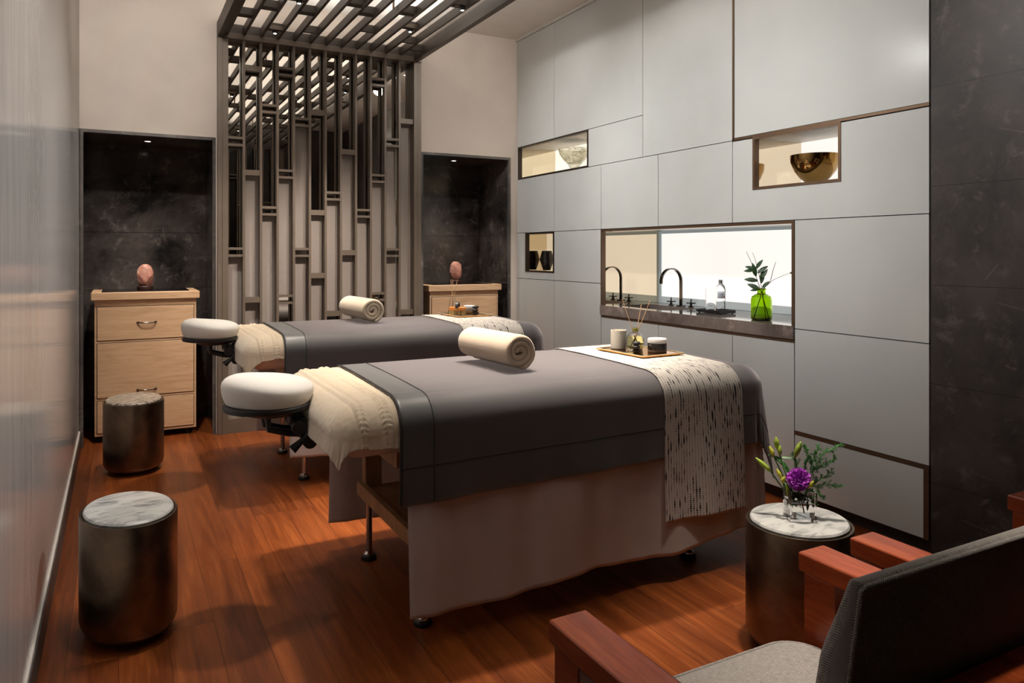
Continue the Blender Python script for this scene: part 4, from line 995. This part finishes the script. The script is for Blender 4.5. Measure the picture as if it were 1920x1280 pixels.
bud(FP(1531, 906, -.025), FP(1519, 921, -.02), .008, bud_y, F(.01, .05, -.01))
bud(FP(1480, 902, -.03), FP(1476, 916, -.025), .007, bud_y, F(-.012, .05, -.01))
bud(FP(1466, 891, -.02), FP(1475, 908, -.02), .006, bud_y, F(-.012, .05, -.01))
def lf2(p, q, W, curl=.1, mt=leaf_m, up=None):
    p, q = Vector(p), Vector(q); m = MB(); leafmesh(m, p, q-p, up or (-fk_*.6+Vector((0, 0, .8))), (q-p).length, W, curl)
    return m.build('leaf', mt, t, smooth=True, solid=.0005)
lf2(FP(1476, 876), FP(1451, 868), .011); lf2(FP(1472, 872), FP(1496, 871), .011); lf2(FP(1485, 892, .005), FP(1462, 872, .005), .012); lf2(FP(1483, 918, -.02), FP(1492, 948, -.03), .013, .05, bud_y, -fk_)
lf2(FP(1490, 905, .01), FP(1478, 880, .01), .012, .05); lf2(FP(1520, 945, -.01), FP(1519, 962, -.015), .009, .05, leaf_m, -fk_); lf2(FP(1482, 946, -.005), FP(1500, 955, -.01), .010, .05, leaf_d, -fk_)
lf2(FP(1500, 940, .01), FP(1525, 952, .01), .012, .05, leaf_d, -fk_); lf2(FP(1495, 935, 0), FP(1512, 950, 0), .012, .05, leaf_d, -fk_); lf2(FP(1505, 934, .01), FP(1490, 952, .01), .010, .05, leaf_d, -fk_)
lf2(FP(1490, 935, -.01), FP(1522, 938, -.01), .012, .05, leaf_d, -fk_)
# asparagus fern sprays
def spray(path, n, L, rndseed):
    rnd = random.Random(rndseed); m = MB(); P = [Vector(p) for p in path]; m.tube(P, .0010, 5)
    def rv(d):
        v = Vector((rnd.gauss(0, 1), rnd.gauss(0, 1), rnd.gauss(0, 1))); return (v-d*v.dot(d)).normalized()
    n = int(n*.62); seglen = len(P)-1
    for i in range(n+1):
        q = min(seglen-1e-4, (i+.3)/n*seglen); k_ = int(q); p = P[k_].lerp(P[k_+1], q-k_); d = (P[k_+1]-P[k_]).normalized()
        bd = (d*.8+rv(d)*.75).normalized(); bl = L*rnd.uniform(.7, 1.7)*(1.25-.6*i/n); bend = rv(bd)*.25*bl
        br = [p+bd*bl*f+bend*f*f for f in (0, .33, .66, 1)]; m.tube(br, .0005, 4, cap=False)
        for f in (.15, .4, .65, .85, 1.0):
            c = p+bd*bl*f+bend*f*f
            for s_ in range(4):
                nd = (bd*.7+rv(bd)*.8).normalized(); l_ = .0075*rnd.uniform(.7, 1.3)
                m.tube([c, c+nd*l_*.5, c+nd*l_], [.0004, .00062, .00015], 4, cap=False)
    return m.build('fern_spray', fern_m, t, smooth=True)
A = FP(1520, 925, .012)
spray([FP(1515, 945, .01), FP(1532, 890, .015), FP(1548, 860, .018), FP(1577, 843, .02)], 44, .012, 1)
spray([FP(1525, 900, .012), FP(1530, 872, .012), FP(1540, 850, .01)], 30, .011, 2)
spray([FP(1528, 885, .012), FP(1522, 862, .01), FP(1515, 850, .01)], 22, .010, 3)
spray([FP(1530, 892, .012), FP(1552, 880, .014), FP(1567, 868, .016)], 28, .011, 4)
spray([FP(1520, 930, .012), FP(1540, 910, .014), FP(1562, 893, .016)], 28, .011, 5)
spray([FP(1522, 925, .008), FP(1550, 915, .01), FP(1576, 916, .012)], 30, .011, 6)
spray([FP(1515, 925, .005), FP(1535, 928, .0), FP(1548, 937, .0)], 22, .010, 7)
spray([FP(1510, 920, .02), FP(1502, 885, .02), FP(1498, 868, .02)], 24, .011, 8)
spray([FP(1515, 915, .02), FP(1517, 885, .02), FP(1520, 870, .02)], 22, .010, 9)
spray([FP(1505, 935, -.005), FP(1528, 940, -.01), FP(1531, 950, -.01)], 18, .008, 10)
spray([FP(1512, 945, -.005), FP(1503, 950, -.01), FP(1490, 955, -.01)], 14, .008, 11)
# carnation: ruffled petals packed in a ball
fc = FP(1505, 903, -.03); m = MB(); rnd = random.Random(9)
for ring_, (cnt, tilt, Lp, Wp) in enumerate(((7, .12, .017, .012), (10, .42, .020, .014), (13, .78, .0225, .0155), (15, 1.12, .0245, .0165), (15, 1.42, .0255, .0175), (12, 1.72, .0245, .0175))):
    for k_ in range(cnt):
        az = 2*PI*(k_+.5*(ring_ % 2)+rnd.uniform(-.45, .45))/cnt; tl = tilt+rnd.uniform(-.28, .22); Lq = rnd.uniform(.86, 1.12)
        fwd = (-fk_*.85+Vector((0, 0, .53))).normalized(); s1 = fwd.cross(Vector((0, 0, 1))).normalized(); s2 = s1.cross(fwd).normalized()
        rad = s1*math.cos(az)+s2*math.sin(az); d = fwd*math.cos(tl)+rad*math.sin(tl); tn = (fwd.cross(rad)).normalized(); nrm = d.cross(tn).normalized()
        vs = []; n1, n2 = 6, 17; ph = rnd.uniform(0, 6)
        for i in range(n1):
            f = i/(n1-1)
            for j in range(n2):
                g = j/(n2-1)*2-1; wdt = Wp*1.25*(.25+.75*f)
                rf = (.0036*f*f)*math.sin(g*6+ph)+.0017*f*math.sin(g*14+ph*2)
                ll = Lp*Lq*f*(1-.12*g*g)*(1+.06*math.sin(g*17+ph)*f)
                vs.append(fc-fwd*.012+(d*ll+tn*wdt*g*.55+nrm*(rf-.004*f*f))*1.38)
        m.add(vs, [(i*n2+j, i*n2+j+1, (i+1)*n2+j+1, (i+1)*n2+j) for i in range(n1-1) for j in range(n2-1)])
ca = m.build('carnation', petal, t, smooth=True, fix=False)
stem([F(.01, .02), FP(1507, 935, -.01), fc-Vector((0, 0, .004))], 'stem', .0022)

# ------------------------------------------------------------------ armchairs
def armchair(label, xl):
    """xl: left outer edge of the left arm"""
    YFc = 1.092; t = thing('armchair', label, 'armchair', (xl+.345, .75, 0)); ox, oy = xl+.345, .75
    def ab(nm, a, b, mt=cherry, par=t, **k): return box((a[0]-ox, a[1]-oy, a[2]), (b[0]-ox, b[1]-oy, b[2])).build(nm, mt, par, **k)
    for side in (0, 1):
        x0 = xl+side*.613; x1 = x0+.078
        ab('arm', (x0, .44, .580), (x1, YFc, .620), bevel=.004)
        lx0 = x0+.006; lx1 = x1-.006
        ab('leg', (lx0, YFc-.085, 0), (lx1, YFc-.010, .580), bevel=.003)
        ab('leg', (lx0, .44, 0), (lx1, .51, .580), bevel=.003)
        ab('side_rail', (lx0+.01, .51, .30), (lx1-.01, YFc-.085, .36))
    ab('front_rail', (xl+.072, YFc-.075, .30), (xl+.619, YFc-.045, .37)); ab('back_rail', (xl+.072, .445, .30), (xl+.619, .475, .37))
    # seat cushion with rounded front corners
    sx0, sx1, sy0, sy1, r = xl+.082, xl+.609, .50, YFc+.004, .075
    outl = []
    for cx_, cy_, a0, rr2 in ((sx1-r, sy1-r, 0, r), (sx0+r, sy1-r, PI/2, r), (sx0+.02, sy0+.02, PI, .02), (sx1-.02, sy0+.02, 1.5*PI, .02)):
        for a in lin(a0, a0+PI/2, 9): outl.append((cx_+rr2*math.cos(a)-ox, cy_+rr2*math.sin(a)-oy))
    m = MB(); n = len(outl); layers = [(.0, .372, .012), (0, .384, 0), (0, .430, 0), (.003, .440, .004), (.0, .447, .012), (0, .452, .035), (0, .4545, .09)]
    for _, z, ins in layers:
        for x, y in outl:
            L = math.hypot(x, y-.05); f = 1-ins/max(L, .05)
            m.v.append((x*f, .05+(y-.05)*f, z)); m.uv[len(m.v)-1] = (x*f+z, y*f)
    for k_ in range(len(layers)-1):
        for i in range(n): m.f.append((k_*n+i, k_*n+(i+1) % n, (k_+1)*n+(i+1) % n, (k_+1)*n+i)); m.mi.append(0)
    m.f.append(tuple(range(n-1, -1, -1))); m.mi.append(0); m.f.append(tuple((len(layers)-1)*n+i for i in range(n))); m.mi.append(0)
    sc_ = m.build('seat_cushion', tweed, t, smooth='auto', boxuv=True)
    pp = [(x, y, .441) for x, y in outl]+[(outl[0][0], outl[0][1], .441)]
    MB().tube(pp, .003, 6).build('piping', tweed, sc_, smooth=True, boxuv=True)
    # back cushion: leaning slab with a gently arched top
    bx0, bx1 = xl+.080, xl+.611; H0, H1 = .44, .880
    def bp(a, b, side):
        x = bx0+(bx1-bx0)*a; arch = .008*math.sin(PI*a); z = H0+(H1+arch-H0)*b; q = .88-z
        yr = .543+q*.145-.010*math.sin(PI*a)
        rim = max(0, min(1, min(a, 1-a)/.05, (1-b)/.06)); puff = math.sqrt(1-(1-rim)**2); rim0 = max(0, min(1, min(a, 1-a)/.015, (1-b)/.02))
        th = .024+.016*min(1, q/.11)+.010*min(1, q/.3)
        if side: y = yr+th*(.55+.45*puff)+.012*puff*min(1, q/.1)
        else: y = yr+.006*(1-math.sqrt(1-(1-rim0)**2))
        return Vector((x-ox, y-oy, z))
    aa_, bb_ = [0, .004, .012, .025, .04]+lin(.07, .93, 22)+[.96, .975, .988, .996, 1], lin(0, .94, 20)+[.955, .97, .985, .994, 1]
    m = MB(); na, nb = len(aa_), len(bb_)
    for side in (0, 1):
        for a in aa_:
            for b in bb_:
                m.v.append(tuple(bp(a, b, side))); m.uv[len(m.v)-1] = ((bx1-bx0)*a+side*2, (H1-H0)*b)
        o_ = side*na*nb
        for i in range(na-1):
            for j in range(nb-1): m.f.append((o_+i*nb+j, o_+(i+1)*nb+j, o_+(i+1)*nb+j+1, o_+i*nb+j+1)); m.mi.append(0)
    N_ = na*nb
    bd = [i*nb for i in range(na)]+[(na-1)*nb+j for j in range(1, nb)]+[i*nb+nb-1 for i in range(na-2, -1, -1)]+[j for j in range(nb-2, 0, -1)]
    for i in range(len(bd)):
        p, q = bd[i], bd[(i+1) % len(bd)]; m.f.append((p, q, q+N_, p+N_)); m.mi.append(0)
    bc = m.build('back_cushion', tweed, t, smooth=True)
    for side, off in ((0, -.001),):
        pts = [bp(.004, b, side)+Vector((0, off, 0)) for b in lin(.02, .98, 24)]+[bp(a, .985, side)+Vector((0, off, .002)) for a in lin(.012, .988, 40)]+[bp(.996, b, side)+Vector((0, off, 0)) for b in lin(.98, .02, 24)]
        MB().tube(pts, .0036, 7).build('piping', tweed, bc, smooth=True, boxuv=True)
    # wooden crest rail and uprights behind the cushion
    for x in (xl+.09, xl+.545):
        m = MB(); m.add([(x-ox+dx, yy-oy+dy_, z) for z, yy in ((.30, .590), (.70, .552)) for dx, dy_ in ((0, -.03), (.05, -.03), (.05, 0), (0, 0))],
                        [(3, 2, 1, 0), (4, 5, 6, 7)]+[(i, (i+1) % 4, 4+(i+1) % 4, 4+i) for i in range(4)]); m.build('upright', cherry, t)
    ab('crest_rail', (xl+.075, .500, .665), (xl+.616, .548, .730), bevel=.003)
    return t
armchair('cherry-wood armchair with grey tweed cushions seen from behind, nearest the viewer', .652)
armchair('second cherry-wood armchair, beside the stone pier, its arms showing past the nearer chair', 1.428)
